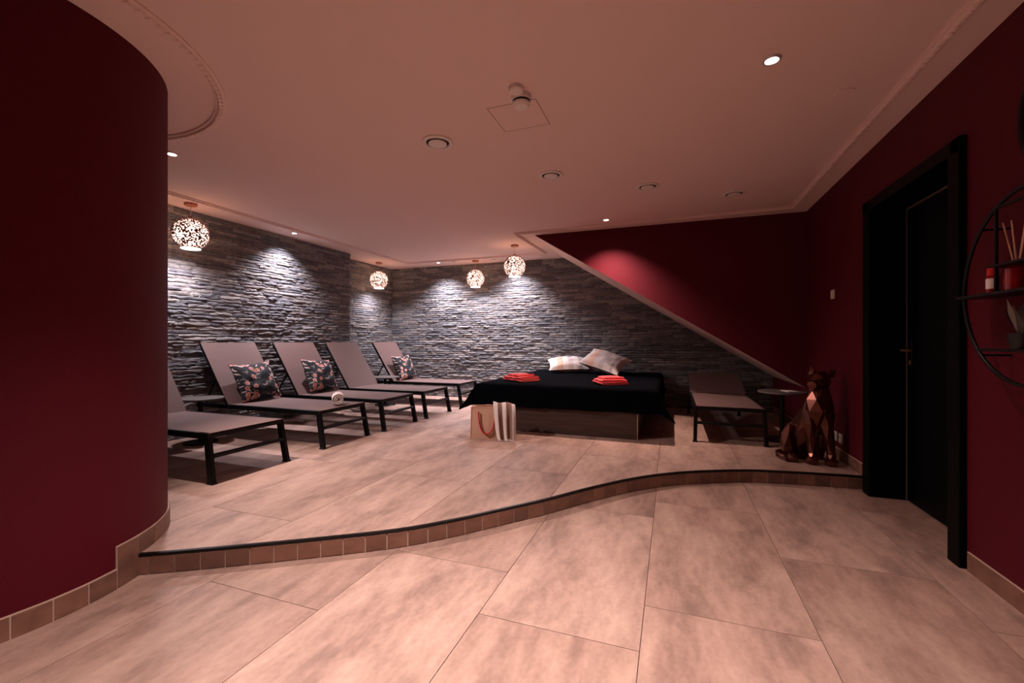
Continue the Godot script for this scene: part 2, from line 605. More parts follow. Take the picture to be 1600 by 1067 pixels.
# clads a wall face: o is the lower left corner seen from the room, u runs along the wall, n faces the room
func cladding(wall: Node3D, o: Vector3, u: Vector3, n: Vector3, width: float, variants: Array, under_stair := false) -> void:
	var all := []
	var y := STEP
	while y < CEIL - 0.004:
		var h := rng.randf_range(0.026, 0.05)
		if y + h > CEIL - 0.02: h = CEIL - y - 0.002
		var s := 0.0
		while s < width - 0.001:
			var l := rng.randf_range(0.10, 0.40)
			if s + l > width - 0.09: l = width - s
			var c := o + u * (s + l / 2.0)
			c.y = y + h / 2.0
			s += l
			if under_stair and c.x > -1.7 and c.y - h / 2.0 > soffit_y(c.x - l / 2.0): continue
			var depth := rng.randf_range(0.010, 0.027)
			var t := Transform3D(Basis(u * (l - 0.002), Vector3.UP * (h - 0.002), n * depth), c)
			if rng.randf() < 0.5: t.basis.y = -t.basis.y; t.basis.x = -t.basis.x
			# size in the photograph
			var r := c - Vector3(0, 1.11, 0)
			var dist := r.length()
			var seen := l * h * absf(r.normalized().dot(n)) / (dist * dist)
			var w := -r.z * 0.9385 - r.x * 0.3451
			var pu := (r.x * 0.9385 - r.z * 0.3451) / maxf(w, 0.1) * 680.0
			if pu < -535.0 or w < 0.2 or (c.x > -0.9 and under_stair): seen *= 0.001
			all.append([seen, t, rng.randi() % variants.size(), rng.randi() % 5])
		y += h
	all.sort_custom(func(a, b): return a[0] > b[0])
	for i in mini(300, all.size()):
		var e: Array = all[i]
		var m := obj("stone", variants[e[2]], M["slate_%d" % e[3]], wall)
		m.transform = wall.transform.affine_inverse() * e[1]
	if all.size() > 300:
		var am := ArrayMesh.new()
		var faces := []
		for v in variants: faces.append(v.get_faces())
		for k in 5:
			var st := S()
			var any := false
			for i in range(300, all.size()):
				if all[i][3] == k:
					var f: PackedVector3Array = faces[all[i][2]]
					var x: Transform3D = all[i][1]
					for q in range(0, f.size(), 3):
						var a := x * f[q]
						var b := x * f[q + 1]
						var c := x * f[q + 2]
						var nn := (c - a).cross(b - a).normalized()
						st.set_normal(nn); st.add_vertex(a)
						st.set_normal(nn); st.add_vertex(b)
						st.set_normal(nn); st.add_vertex(c)
					any = true
			if any:
				st.set_material(M["slate_%d" % k])
				st.commit(am)
		var o2 := MeshInstance3D.new()
		o2.name = "stones"
		o2.mesh = am
		o2.set_meta("kind", "stuff")
		wall.add_child(o2, true)

func ring_path(c: Vector2, r: float, n := 72) -> Array:
	var p := []
	for k in n: p.append(c + Vector2(cos(TAU * k / n), sin(TAU * k / n)) * r)
	return p

func walls() -> void:
	var st := S()
	var w := thing("ceiling", "pale plaster ceiling lit pink by the floor", "ceiling", Vector3.ZERO, 0, "", "structure")
	box(st, Vector3(-1.85, CEIL + 0.1, -2.5), Vector3(7.4, 0.2, 10.0), 0)
	obj("slab", st, M.ceiling_paint, w)
	# hatch: a shadow gap frame with a flush lid
	st = S()
	var hc := Vector3(-0.885, CEIL, -2.54)
	for s in [-1.0, 1.0]:
		box(st, hc + Vector3(s * 0.152, -0.0004, 0), Vector3(0.004, 0.0014, 0.308), 0)
		box(st, hc + Vector3(0, -0.0004, s * 0.152), Vector3(0.308, 0.0014, 0.004), 0)
	obj("hatch_frame", st, mat("hatch_joint", c8(160, 126, 116), 0.8), w)
	st = S()
	box(st, hc + Vector3(0, -0.0004, 0), Vector3(0.298, 0.0018, 0.298), 0)
	obj("hatch_lid", st, M.ceiling_paint, w)
	# mouldings: a low double band, along the walls and round the column
	var sec := [Vector2(-0.026, CEIL + 0.004), Vector2(-0.026, CEIL - 0.009), Vector2(-0.012, CEIL - 0.011), Vector2(-0.006, CEIL - 0.022), Vector2(0.008, CEIL - 0.024), Vector2(0.014, CEIL - 0.012), Vector2(0.026, CEIL - 0.009), Vector2(0.026, CEIL + 0.004)]
	var run := [Vector2(1.165, 2.1), Vector2(1.165, -5.21), Vector2(-1.89, -5.26), Vector2(-1.87, -6.58), Vector2(-4.38, -6.58), Vector2(-4.395, 2.1)]
	st = S()
	sweep_plan(st, run, sec, true)
	var t1 := obj("trim_1", st, M.ceiling_paint, self)
	tag(t1, "narrow plaster moulding running round the ceiling near the walls", "moulding", "", "structure")
	beads(t1, run, true)
	st = S()
	sweep_plan(st, ring_path(COL, 0.985), sec, true)
	var t2 := obj("trim_2", st, M.ceiling_paint, self)
	tag(t2, "curved plaster moulding on the ceiling around the red column", "moulding", "", "structure")
	beads(t2, ring_path(COL, 0.985), true)

	# stone walls
	var variants := stone_variants()
	w = thing("wall_left", "grey split-face slate wall behind the row of loungers", "wall", Vector3.ZERO, 0, "", "structure")
	st = S()
	box(st, Vector3(LEFT - 0.22, 1.25, -1.65), Vector3(0.43, 2.5, 7.9), 0)
	obj("backing", st, M.backing, w)
	cladding(w, Vector3(LEFT, 0, -1.3), Vector3(0, 0, -1), Vector3(1, 0, 0), 4.3, variants)
	w = thing("wall_niche", "recessed grey slate wall in the back left corner", "wall", Vector3.ZERO, 0, "", "structure")
	st = S()
	box(st, Vector3(NICHE - 0.15, 1.25, -6.4), Vector3(0.29, 2.5, 1.6), 0)
	obj("backing", st, M.backing, w)
	cladding(w, Vector3(NICHE, 0, -5.6), Vector3(0, 0, -1), Vector3(1, 0, 0), 1.5, variants)
	w = thing("wall_back", "long grey slate back wall running on under the stairs", "wall", Vector3.ZERO, 0, "", "structure")
	st = S()
	box(st, Vector3(-1.85, 1.25, BACK - 0.15), Vector3(7.0, 2.5, 0.29), 0)
	obj("backing", st, M.backing, w)
	cladding(w, Vector3(NICHE, 0, BACK), Vector3(1, 0, 0), Vector3(0, 0, 1), RIGHT - NICHE, variants, true)

	# stair body: red front above the slope, pale soffit below
	w = thing("wall_stair", "dark red stair wall with a slanting pale underside", "wall", Vector3.ZERO, 0, "", "structure")
	st = S()
	var xe := RIGHT
	var a := [Vector3(-1.69, CEIL, STAIR_Z), Vector3(xe, CEIL, STAIR_Z), Vector3(xe, soffit_y(xe), STAIR_Z)]
	tri(st, a[0], a[1], a[2], Vector3.BACK)
	obj("stair_side", st, M.red_wall, w)
	st = S()
	var b := Vector3(0, 0, BACK - STAIR_Z)
	quad(st, a[0], a[2], a[2] + b, a[0] + b, Vector3.DOWN)
	tri(st, a[0] + b, a[1] + b, a[2] + b, Vector3.FORWARD)
	quad(st, a[0], a[1], a[1] + b, a[0] + b, Vector3.UP)
	quad(st, a[1], a[2], a[2] + b, a[1] + b, Vector3.RIGHT)
	obj("soffit", st, M.ceiling_paint, w)

	# right wall with the door opening
	st = S()
	box(st, Vector3(RIGHT + 0.15, 1.25, -0.265), Vector3(0.3, 2.5, 5.13), 0)
	box(st, Vector3(RIGHT + 0.15, 1.25, -5.59), Vector3(0.3, 2.5, 3.52), 0)
	box(st, Vector3(RIGHT + 0.15, 2.285, -3.33), Vector3(0.3, 0.43, 1.0), 0)
	tag(obj("wall_right", st, M.red_wall, self), "dark red right wall with the black door", "wall", "", "structure")
	st = S()
	box(st, Vector3(-1.85, 1.25, 2.4), Vector3(7.0, 2.5, 0.2), 0)
	tag(obj("wall_front", st, M.red_wall, self), "dark red wall closing the room opposite the slate wall", "wall", "", "structure")
	# column
	st = S()
	lathe(st, [Vector2(COL_R, 0.0), Vector2(COL_R, CEIL)], Vector3(COL.x, 0, COL.y), 120)
	tag(obj("wall_column", st, M.red_wall, self), "thick round dark red column beside the step", "column", "", "structure")
	# skirting tiles round the column
	w = thing("baseboard_column", "brown skirting tiles curving round the red column", "skirting", Vector3.ZERO, 0, "", "structure")
	var a_step := atan2(-1.325 - COL.y, -2.387 - COL.x)      # where the step meets the column
	var da := 0.115 / COL_R
	for k in range(-11, 12):
		var t0 := a_step - da * (k + 1)
		var lo := 0.0 if k < 0 else STEP
		var hi := 0.09 if k < -1 else 0.19
		if k == -1: hi = 0.19
		skirting(w, t0, t0 + da, lo, hi)
	# skirting on the right wall
	w = thing("baseboard_right", "brown skirting tiles along the right wall", "skirting", Vector3.ZERO, 0, "", "structure")
	for p in [[-2.74, -2.2, 0.0], [-2.2, -1.6, 0.0], [-1.6, -1.0, 0.0], [-1.0, -0.4, 0.0], [-0.4, 0.2, 0.0], [-4.5, -3.985, STEP], [-5.1, -4.5, STEP], [-5.7, -5.1, STEP], [-6.3, -5.7, STEP], [-7.05, -6.3, STEP]]:
		st = S()
		box(st, Vector3(RIGHT - 0.005, p[2] + 0.045, (p[0] + p[1]) / 2.0), Vector3(0.010, 0.089, p[1] - p[0] - 0.003), 0.002)
		obj("skirting_tile", st, M["small_tile_%d" % (rng.randi() % 3)], w)
		st = S()
		box(st, Vector3(RIGHT - 0.004, p[2] + 0.0905, (p[0] + p[1]) / 2.0), Vector3(0.008, 0.004, p[1] - p[0]), 0)
		obj("skirting_joint", st, M.pale_grout, w)

func beads(trim: Node3D, run: Array, closed: bool) -> void:
	var pts := run.duplicate()
	if closed: pts.append(run[0])
	var walk := resample(pts, 0.045)
	var st := S()
	for i in walk.size() - 1:
		var p: Vector2 = walk[i]
		if p.y > 0.2: continue
		var t: Vector2 = (walk[i + 1] - p).normalized()
		box(st, Vector3(p.x, CEIL - 0.022, p.y), Vector3(0.020, 0.010, 0.022), 0.004, Basis(Vector3.UP, -t.angle() + 0.6))
	var o := obj("rope_pattern", st, M.ceiling_paint, trim)
	o.set_meta("kind", "stuff")

func skirting(w: Node3D, t0: float, t1: float, lo: float, hi: float) -> void:
	var g := 0.003
	var st := S()
	var n := 3
	var tg := g / COL_R
	for k in n:
		var u0 := lerpf(t0 + tg, t1 - tg, float(k) / n)
		var u1 := lerpf(t0 + tg, t1 - tg, float(k + 1) / n)
		arc_block(st, u0, u1, COL_R - 0.002, COL_R + 0.010, lo + 0.001, hi - 0.005)
	obj("skirting_tile", st, M["small_tile_%d" % (rng.randi() % 3)], w)
	st = S()
	arc_block(st, t0, t1, COL_R - 0.002, COL_R + 0.007, lo, hi)
	obj("skirting_joint", st, M.pale_grout, w)

func arc_block(st: SurfaceTool, t0: float, t1: float, r0: float, r1: float, lo: float, hi: float) -> void:
	var c := Vector3(COL.x, 0, COL.y)
	var d0 := Vector3(cos(t0), 0, sin(t0))
	var d1 := Vector3(cos(t1), 0, sin(t1))
	var L := Vector3.UP * lo
	var H := Vector3.UP * hi
	quad(st, c + d0 * r1 + L, c + d1 * r1 + L, c + d1 * r1 + H, c + d0 * r1 + H, d0 + d1)
	quad(st, c + d0 * r0 + H, c + d1 * r0 + H, c + d1 * r1 + H, c + d0 * r1 + H, Vector3.UP)
	quad(st, c + d0 * r0 + L, c + d0 * r1 + L, c + d0 * r1 + H, c + d0 * r0 + H, d0 - d1)
	quad(st, c + d1 * r0 + L, c + d1 * r1 + L, c + d1 * r1 + H, c + d1 * r0 + H, d1 - d0)

func door() -> void:
	var d := thing("door_1", "black door deep in a black frame on the right wall", "door", Vector3.ZERO, 0, "", "structure")
	var z0 := -3.83
	var z1 := -2.83
	var st := S()
	box(st, Vector3(1.435, 1.025, z0 + 0.0125), Vector3(0.23, 2.05, 0.025), 0.002)
	box(st, Vector3(1.435, 1.025, z1 - 0.0125), Vector3(0.23, 2.05, 0.025), 0.002)
	box(st, Vector3(1.435, 2.058, (z0 + z1) / 2.0), Vector3(0.23, 0.025, 1.0), 0.002)
	obj("jamb", st, M.black_door, d)
	st = S()
	box(st, Vector3(1.336, 1.06, -2.793), Vector3(0.036, 2.12, 0.075), 0.004)
	box(st, Vector3(1.336, 1.06, -3.867), Vector3(0.036, 2.12, 0.075), 0.004)
	box(st, Vector3(1.336, 2.083, -3.33), Vector3(0.036, 0.075, 1.15), 0.004)
	obj("casing", st, M.black_door, d)
	st = S()
	box(st, Vector3(1.558, 1.014, -3.33), Vector3(0.04, 2.016, 0.93), 0.002)
	var leaf := obj("leaf", st, M.black_door, d)
	st = S()
	box(st, Vector3(1.545, 1.02, z0 + 0.029), Vector3(0.02, 2.03, 0.007), 0)
	box(st, Vector3(1.545, 2.034, -3.33), Vector3(0.02, 0.009, 0.93), 0)
	obj("seal", st, M.door_seal, d)
	st = S()
	tube(st, [Vector3(1.538, 1.05, -3.745), Vector3(1.49, 1.05, -3.745), Vector3(1.482, 1.05, -3.735), Vector3(1.48, 1.049, -3.70), Vector3(1.482, 1.047, -3.62)], 0.009, 8)
	obj("lever_handle", st, M.brass, leaf)
	st = S()
	box(st, Vector3(1.536, 1.03, -3.745), Vector3(0.006, 0.2, 0.036), 0.002)
	obj("handle_plate", st, M.black_metal, leaf)
	st = S()
	box(st, Vector3(1.532, 0.965, -3.745), Vector3(0.008, 0.03, 0.014), 0.002)
	obj("lock_cylinder", st, M.brass, leaf)

# ---------------------------------------------------------------- lamps
func downlight(p: Vector2, energy: float, angle: float, col: Color, label: String, tilt := Vector3.ZERO) -> void:
	var t := thing("ceiling_spotlight", label, "spotlight", Vector3(p.x, CEIL, p.y), 0, "recessed ceiling spotlights")
	var st := S()
	lathe(st, [Vector2(0.044, 0.0), Vector2(0.044, -0.003), Vector2(0.040, -0.007), Vector2(0.031, -0.008), Vector2(0.029, -0.003), Vector2(0.029, 0.0)])
	obj("ring", st, M.lamp_ring, t)
	st = S()
	lathe(st, [Vector2(0.029, -0.004), Vector2(0.016, -0.006), Vector2(0.0005, -0.0065)])
	obj("lamp_lens", st, M.lamp_lens, t)
	var l := SpotLight3D.new()
	l.name = "light"
	l.light_color = col
	l.light_energy = energy
	l.spot_angle = angle
	l.spot_angle_attenuation = 1.0
	l.spot_attenuation = 2.0
	l.spot_range = 14.0
	l.light_size = 0.03
	l.shadow_enabled = true
	t.add_child(l)
	l.position = Vector3(0, -0.012, 0)
	l.rotation = Vector3(-PI / 2, 0, 0)
	if tilt != Vector3.ZERO:
		l.look_at_from_position(l.global_position, l.global_position + tilt, Vector3.RIGHT)

func pendant(p: Vector2, label: String) -> void:
	var t := thing("pendant_lamp", label, "pendant lamp", Vector3(p.x, CEIL, p.y), 0, "globe pendant lamps along the slate walls")
	var R := 0.165
	var cy := -0.31
	var st := S()
	lathe(st, [Vector2(0.0005, -0.024), Vector2(0.052, -0.024), Vector2(0.055, -0.021), Vector2(0.055, 0.0)])
	obj("canopy", st, M.canopy_wood, t)
	st = S()
	tube(st, [Vector3(0, -0.02, 0), Vector3(0, cy + R - 0.01, 0)], 0.003, 6)
	obj("cord", st, M.cord, t)
	st = S()
	lathe(st, [Vector2(0.0005, cy + R + 0.016), Vector2(0.014, cy + R + 0.014), Vector2(0.016, cy + R - 0.004)], Vector3.ZERO, 12)
	obj("cap", st, M.copper_shell, t)
	# openwork shell: thin plates with real holes between them
	st = S()
	var low := -0.85     # sine of the cut at the mouth
	var nu := 76
	var nv := 38
	var r := RandomNumberGenerator.new()
	r.seed = int(p.x * 1000.0) + 9
	var clump := noise(r.seed % 1000, 12.0, 2)
	for j in nv:
		var e0 := lerpf(asin(low), PI / 2, float(j) / nv)
		var e1 := lerpf(asin(low), PI / 2, float(j + 1) / nv)
		for i in nu:
			var mid := Vector3(cos(TAU * i / nu) * cos(e0), sin(e0), sin(TAU * i / nu) * cos(e0))
			if j > 0 and clump.get_noise_3dv(mid) * 1.1 + r.randf_range(-0.35, 0.35) < -0.01: continue
			var a0 := TAU * (i + r.randf_range(-0.25, 0.25)) / nu
			var a1 := TAU * (i + 1 + r.randf_range(-0.25, 0.25)) / nu
			var q := []
			for k in [[a0, e0], [a1, e0], [a1, e1], [a0, e1]]:
				q.append(Vector3(cos(k[0]) * cos(k[1]), sin(k[1]), sin(k[0]) * cos(k[1])))
			var c := Vector3(0, cy, 0)
			quad(st, c + q[0] * R, c + q[1] * R, c + q[2] * R, c + q[3] * R, q[0])
			quad(st, c + q[0] * (R - 0.002), c + q[1] * (R - 0.002), c + q[2] * (R - 0.002), c + q[3] * (R - 0.002), -q[0])
	obj("openwork_shade", st, M.copper_shell, t)
	st = S()
	var prof := []
	for j in 17:
		var e := lerpf(asin(low), PI / 2, j / 16.0)
		prof.append(Vector2(maxf(cos(e), 0.002), sin(e)) * (R - 0.012) + Vector2(0, cy))
	lathe(st, prof, Vector3.ZERO, 32)
	obj("lamp_glass", st, M.pendant_lamp_glass, t)
	st = S()
	var mr := cos(asin(low)) * R
	var my := cy + low * R
	lathe(st, [Vector2(mr - 0.002, my + 0.004), Vector2(mr - 0.002, my - 0.008), Vector2(mr - 0.008, my - 0.010), Vector2(0.0005, my - 0.006)], Vector3.ZERO, 32)
	obj("lamp_mouth", st, M.pendant_lamp_mouth, t)
	var o := OmniLight3D.new()
	o.name = "glow_light"
	o.light_color = Color(1.0, 0.72, 0.55)
	o.light_energy = 0.12
	o.light_size = 0.12
	o.omni_range = 12.0
	o.omni_attenuation = 2.0
	o.shadow_enabled = true
	t.add_child(o)
	o.position = Vector3(0, cy, 0)
	var l := SpotLight3D.new()
	l.name = "down_light"
	l.light_color = Color(1.0, 0.95, 0.98)
	l.light_energy = 1.7
	l.spot_angle = 80.0
	l.spot_angle_attenuation = 1.0
	l.spot_attenuation = 2.0
	l.spot_range = 12.0
	l.light_size = 0.05
	l.shadow_enabled = true
	t.add_child(l)
	l.position = Vector3(0, my - 0.022, 0)
	l.rotation = Vector3(-PI / 2, 0, 0)

# ---------------------------------------------------------------- furniture
func lounger(at: Vector3, turn: float, recline: float, label: String) -> Node3D:
	var t := thing("sun_lounger", label, "lounger", at, turn, "sun loungers with taupe sling and black frame")
	var W := 0.325
	var H := 0.335
	var hx := -1.22
	var bl := 0.76
	var dir := Vector3(-cos(recline), sin(recline), 0)
	var nrm := Vector3(sin(recline), cos(recline), 0)
	var st: SurfaceTool
	for s in [-1.0, 1.0]:
		st = S()
		bar(st, Vector3(0.0, H, s * (W - 0.014)), Vector3(-1.95, H, s * (W - 0.014)), 0.044, 0.028)
		obj("side_rail", st, M.black_metal, t)
	st = S()
	bar(st, Vector3(-0.018, H - 0.002, -W + 0.02), Vector3(-0.018, H - 0.002, W - 0.02), 0.03, 0.03, Vector3.UP)
	obj("foot_rail", st, M.black_metal, t)
	for s in [-1.0, 1.0]:
		for k in 2:
			st = S()
			var x0: float = [-0.025, -1.72][k]
			var x1: float = [0.035, -1.80][k]
			bar(st, Vector3(x0, H - 0.005, s * (W - 0.02)), Vector3(x1, 0.008, s * (W - 0.008)), 0.05, 0.034)
			var leg := obj("leg", st, M.black_metal, t)
			st = S()
			box(st, Vector3(x1, 0.006, s * (W - 0.008)), Vector3(0.06, 0.012, 0.044), 0.003)
			obj("foot_cap", st, M.black_metal, leg)
	for k in 2:
		st = S()
		var x: float = [0.008, -1.757][k]
		bar(st, Vector3(x, 0.19, -W + 0.03), Vector3(x, 0.19, W - 0.03), 0.04, 0.026, Vector3.UP)
		obj("stretcher", st, M.black_metal, t)
	# sling: slightly sagging cloth over the seat
	st = S()
	var P := []
	var Q := []
	for i in 13:
		var row := []
		var row2 := []
		for j in 9:
			var fx := i / 12.0
			var fz := j / 8.0 * 2.0 - 1.0
			var sag := 0.008 * (1.0 - fz * fz) * sin(PI * clampf(fx, 0.0, 1.0))
			var v := Vector3(lerpf(0.0, hx, fx), H + 0.022 - sag, fz * (W - 0.004))
			row.append(v); row2.append(v - Vector3(0, 0.005, 0))
		P.append(row); Q.append(row2)
	sheet(st, P, false); sheet(st, Q, true)
	for i in 12:
		for e in [0, 8]: quad(st, P[i][e], P[i + 1][e], Q[i + 1][e], Q[i][e], Vector3(0, 0, e - 4.0))
	for j in 8: quad(st, P[0][j], P[0][j + 1], Q[0][j + 1], Q[0][j], Vector3.RIGHT)
	obj("seat_sling", st, M.sling, t)
	# backrest
	var b := Node3D.new()
	b.name = "backrest"
	t.add_child(b)
	var base := Vector3(hx, H + 0.012, 0)
	for s in [-1.0, 1.0]:
		st = S()
		bar(st, base + Vector3(0, 0, s * (W - 0.014)), base + dir * bl + Vector3(0, 0, s * (W - 0.014)), 0.03, 0.026)
		obj("back_rail", st, M.black_metal, b)
	st = S()
	bar(st, base + dir * (bl - 0.015) + Vector3(0, 0, -W + 0.02), base + dir * (bl - 0.015) + Vector3(0, 0, W - 0.02), 0.026, 0.026, nrm)
	obj("top_rail", st, M.black_metal, b)
	st = S()
	P = []; Q = []
	for i in 9:
		var row := []
		var row2 := []
		for j in 9:
			var fz := j / 8.0 * 2.0 - 1.0
			var v := base + dir * (bl + 0.004) * (i / 8.0) + nrm * (0.018 - 0.008 * (1.0 - fz * fz) * sin(PI * i / 8.0)) + Vector3(0, 0, fz * (W - 0.004))
			row.append(v); row2.append(v - nrm * 0.005)
		P.append(row); Q.append(row2)
	sheet(st, P, false); sheet(st, Q, true)
	for i in 8:
		for e in [0, 8]: quad(st, P[i][e], P[i + 1][e], Q[i + 1][e], Q[i][e], Vector3(0, 0, e - 4.0))
	for j in 8: quad(st, P[8][j], P[8][j + 1], Q[8][j + 1], Q[8][j], dir)
	obj("back_sling", st, M.sling, b)
	# prop behind the backrest
	for s in [-1.0, 1.0]:
		st = S()
		var m := base + dir * 0.36 + Vector3(0, 0, s * (W - 0.05))
		bar(st, m - nrm * 0.01, Vector3(minf(m.x - 0.2, -1.62), H, s * (W - 0.05)), 0.018, 0.018)
		obj("prop", st, M.black_metal, b)
	return t

func side_table(at: Vector3, h: float, r: float, label: String) -> void:
	var t := thing("side_table", label, "side table", at, 0, "round black side tables")
	var st := S()
	lathe(st, [Vector2(0.0005, h), Vector2(r - 0.004, h), Vector2(r, h - 0.004), Vector2(r, h - 0.014), Vector2(r - 0.004, h - 0.018), Vector2(0.0005, h - 0.018)], Vector3.ZERO, 40)
	obj("table_top", st, M.table_top, t)
	st = S()
	lathe(st, [Vector2(0.022, 0.012), Vector2(0.022, h - 0.018)], Vector3.ZERO, 16)
	obj("pole", st, M.black_metal, t)
	st = S()
	lathe(st, [Vector2(0.0005, 0.016), Vector2(r * 0.72, 0.013), Vector2(r * 0.74, 0.008), Vector2(r * 0.74, 0.0), Vector2(0.0005, 0.0)], Vector3.ZERO, 32)
	obj("base", st, M.black_metal, t)

# a filled cushion with pinched corners, lying in its own XY plane, thickness along Z
func cushion_mesh(w: float, h: float, d: float, seed_: int) -> SurfaceTool:
	var st := S()
	var n := 18
	var ns := noise(seed_, 1.6, 2)
	for side in [1.0, -1.0]:
		var P := []
		for i in n + 1:
			var row := []
			for j in n + 1:
				var u := j / float(n) * 2.0 - 1.0
				var v := i / float(n) * 2.0 - 1.0
				var px := u * w / 2.0 * (1.0 - 0.10 * (1.0 - u * u * 0.0) * (1.0 - v * v) * absf(u))
				var py := v * h / 2.0 * (1.0 - 0.10 * (1.0 - u * u) * absf(v))
				var f := pow(maxf(0.0, (1.0 - u * u) * (1.0 - v * v)), 0.42)
				var dz: float = side * (d / 2.0 * f * (1.0 + 0.22 * ns.get_noise_3d(u, v, side)) + 0.003)
				row.append(Vector3(px, py, dz))
			P.append(row)
		sheet(st, P, side > 0.0)
	return st

func cushion(called: String, m: Material, w: float, h: float, d: float, tr: Transform3D, label: String, category: String, group: String, seed_: int) -> void:
	var t := thing(called, label, category, Vector3.ZERO, 0, group)
	t.transform = tr
	obj("cover", cushion_mesh(w, h, d, seed_), m, t)
	var st := S()
	var path := []
	for k in 65:
		var a := k / 64.0 * 4.0
		var s := int(a) % 4
		var f := (a - int(a)) * 2.0 - 1.0
		var bow := 1.0 - 0.10 * (1.0 - f * f)
		path.append([Vector3(f * w / 2, -h / 2 * bow, 0), Vector3(w / 2 * bow, f * h / 2, 0), Vector3(-f * w / 2, h / 2 * bow, 0), Vector3(-w / 2 * bow, -f * h / 2, 0)][s])
	tube(st, path, 0.0035, 5, false)
	obj("piping", st, M.cushion_piping if m == M.floral else M.white_towel, t)

func bed() -> void:
	var t := thing("bed", "wide low wooden lounging bed against the slate wall", "bed", Vector3(-1.14, STEP, -5.84))
	var st := S()
	box(st, Vector3(0.0, 0.155, 0.0), Vector3(1.62, 0.31, 2.42), 0.002)
	obj("plinth", st, M.dark_wood, t)
	st = S()
	box(st, Vector3(0.808, 0.155, 1.208), Vector3(0.008, 0.308, 0.008), 0)
	obj("corner_strip", st, M.edge_strip, t)
	st = S()
	box(st, Vector3(0.0, 0.33, 0.0), Vector3(1.96, 0.035, 2.42), 0.004)
	obj("board", st, M.dark_wood, t)
	st = S()
	box(st, Vector3(0.0, 0.435, 0.005), Vector3(1.98, 0.17, 2.42), 0.03)
	obj("mattress", st, M.mattress, t)
	# blanket: one cloth over the mattress, hanging on three sides
	var bt := thing("blanket", "black blanket spread over the bed and hanging down", "blanket", Vector3(-1.14, STEP, -5.84))
	st = S()
	var X := 1.012
	var Zf := 1.245
	var Zb := -1.21
	var top := 0.528
	var drop := 0.235
	var ns := noise(91, 2.4, 3)
	var P := []
	var nz := 72
	var nx := 80
	for i in nz + 1:
		var row := []
		var sz := lerpf(Zb, Zf + drop, i / float(nz))
		for j in nx + 1:
			var sx := lerpf(-X - drop, X + drop, j / float(nx))
			var ox := maxf(absf(sx) - X, 0.0)
			var oz := maxf(sz - Zf, 0.0)
			var x := clampf(sx, -X, X)
			var z := minf(sz, Zf)
			var down := maxf(ox, oz) + 0.25 * minf(ox, oz)
			var y := top - down + 0.006 * ns.get_noise_2d(sx, sz)
			var k := clampf(down / drop, 0.0, 1.0)
			var wave := k * (0.012 + 0.018 * sin(sx * 17.0 + sz * 13.0) * 0.5 + 0.03 * k * ns.get_noise_2d(sx * 1.5, sz * 1.5))
			if ox > 0.0: x += signf(sx) * (wave + 0.55 * minf(ox, oz) + 0.02 * k)
			if oz > 0.0: z += wave + 0.55 * minf(ox, oz)
			# soft rounding at the edge
			var ed := minf(minf(X - absf(sx), Zf - sz), 0.05)
			if ed >= 0.0 and ed < 0.05: y -= 0.016 * pow(1.0 - ed / 0.05, 2.0)
			elif ed < 0.0: y -= 0.016
			row.append(Vector3(x, y, z))
		P.append(row)
	sheet(st, P, true)
	obj("cloth", st, M.blanket, bt)

func folded_towel(at: Vector3, turn: float, label: String) -> void:
	var t := thing("folded_towel", label, "towel", at, turn, "coral towels on the bed")
	var ns := noise(int(at.x * 100.0), 5.0, 2)
	for k in 3:
		var st := S()
		var P := []
		var w: float = [0.155, 0.145, 0.12][k]
		var l: float = [0.18, 0.165, 0.12][k]
		var y0: float = [0.0, 0.026, 0.05][k]
		for i in 17:
			var row := []
			var a := TAU * i / 16.0     # rounded section
			for j in 11:
				var f := j / 10.0 * 2.0 - 1.0
				var sx := signf(cos(a)) * pow(absf(cos(a)), 0.35) * w
				var sy := signf(sin(a)) * pow(absf(sin(a)), 0.7) * 0.014 + 0.015
				sy += 0.007 * ns.get_noise_2d(sx + k, f)
				sx *= 1.0 + 0.06 * ns.get_noise_2d(f * 2.0, k + 3.0)
				row.append(Vector3(sx + (0.02 if k == 2 else 0.0), maxf(y0 + sy, 0.001), f * l - (0.03 if k == 2 else 0.0)))
			P.append(row)
		sheet(st, P, false)
		for e in [0, 10]:
			var mid := Vector3.ZERO
			for i in 16: mid += P[i][e] / 16.0
			for i in 16: tri(st, mid, P[i][e], P[i + 1][e], Vector3(0, 0, e - 5.0))
		obj("fold", st, M.coral_towel, t)

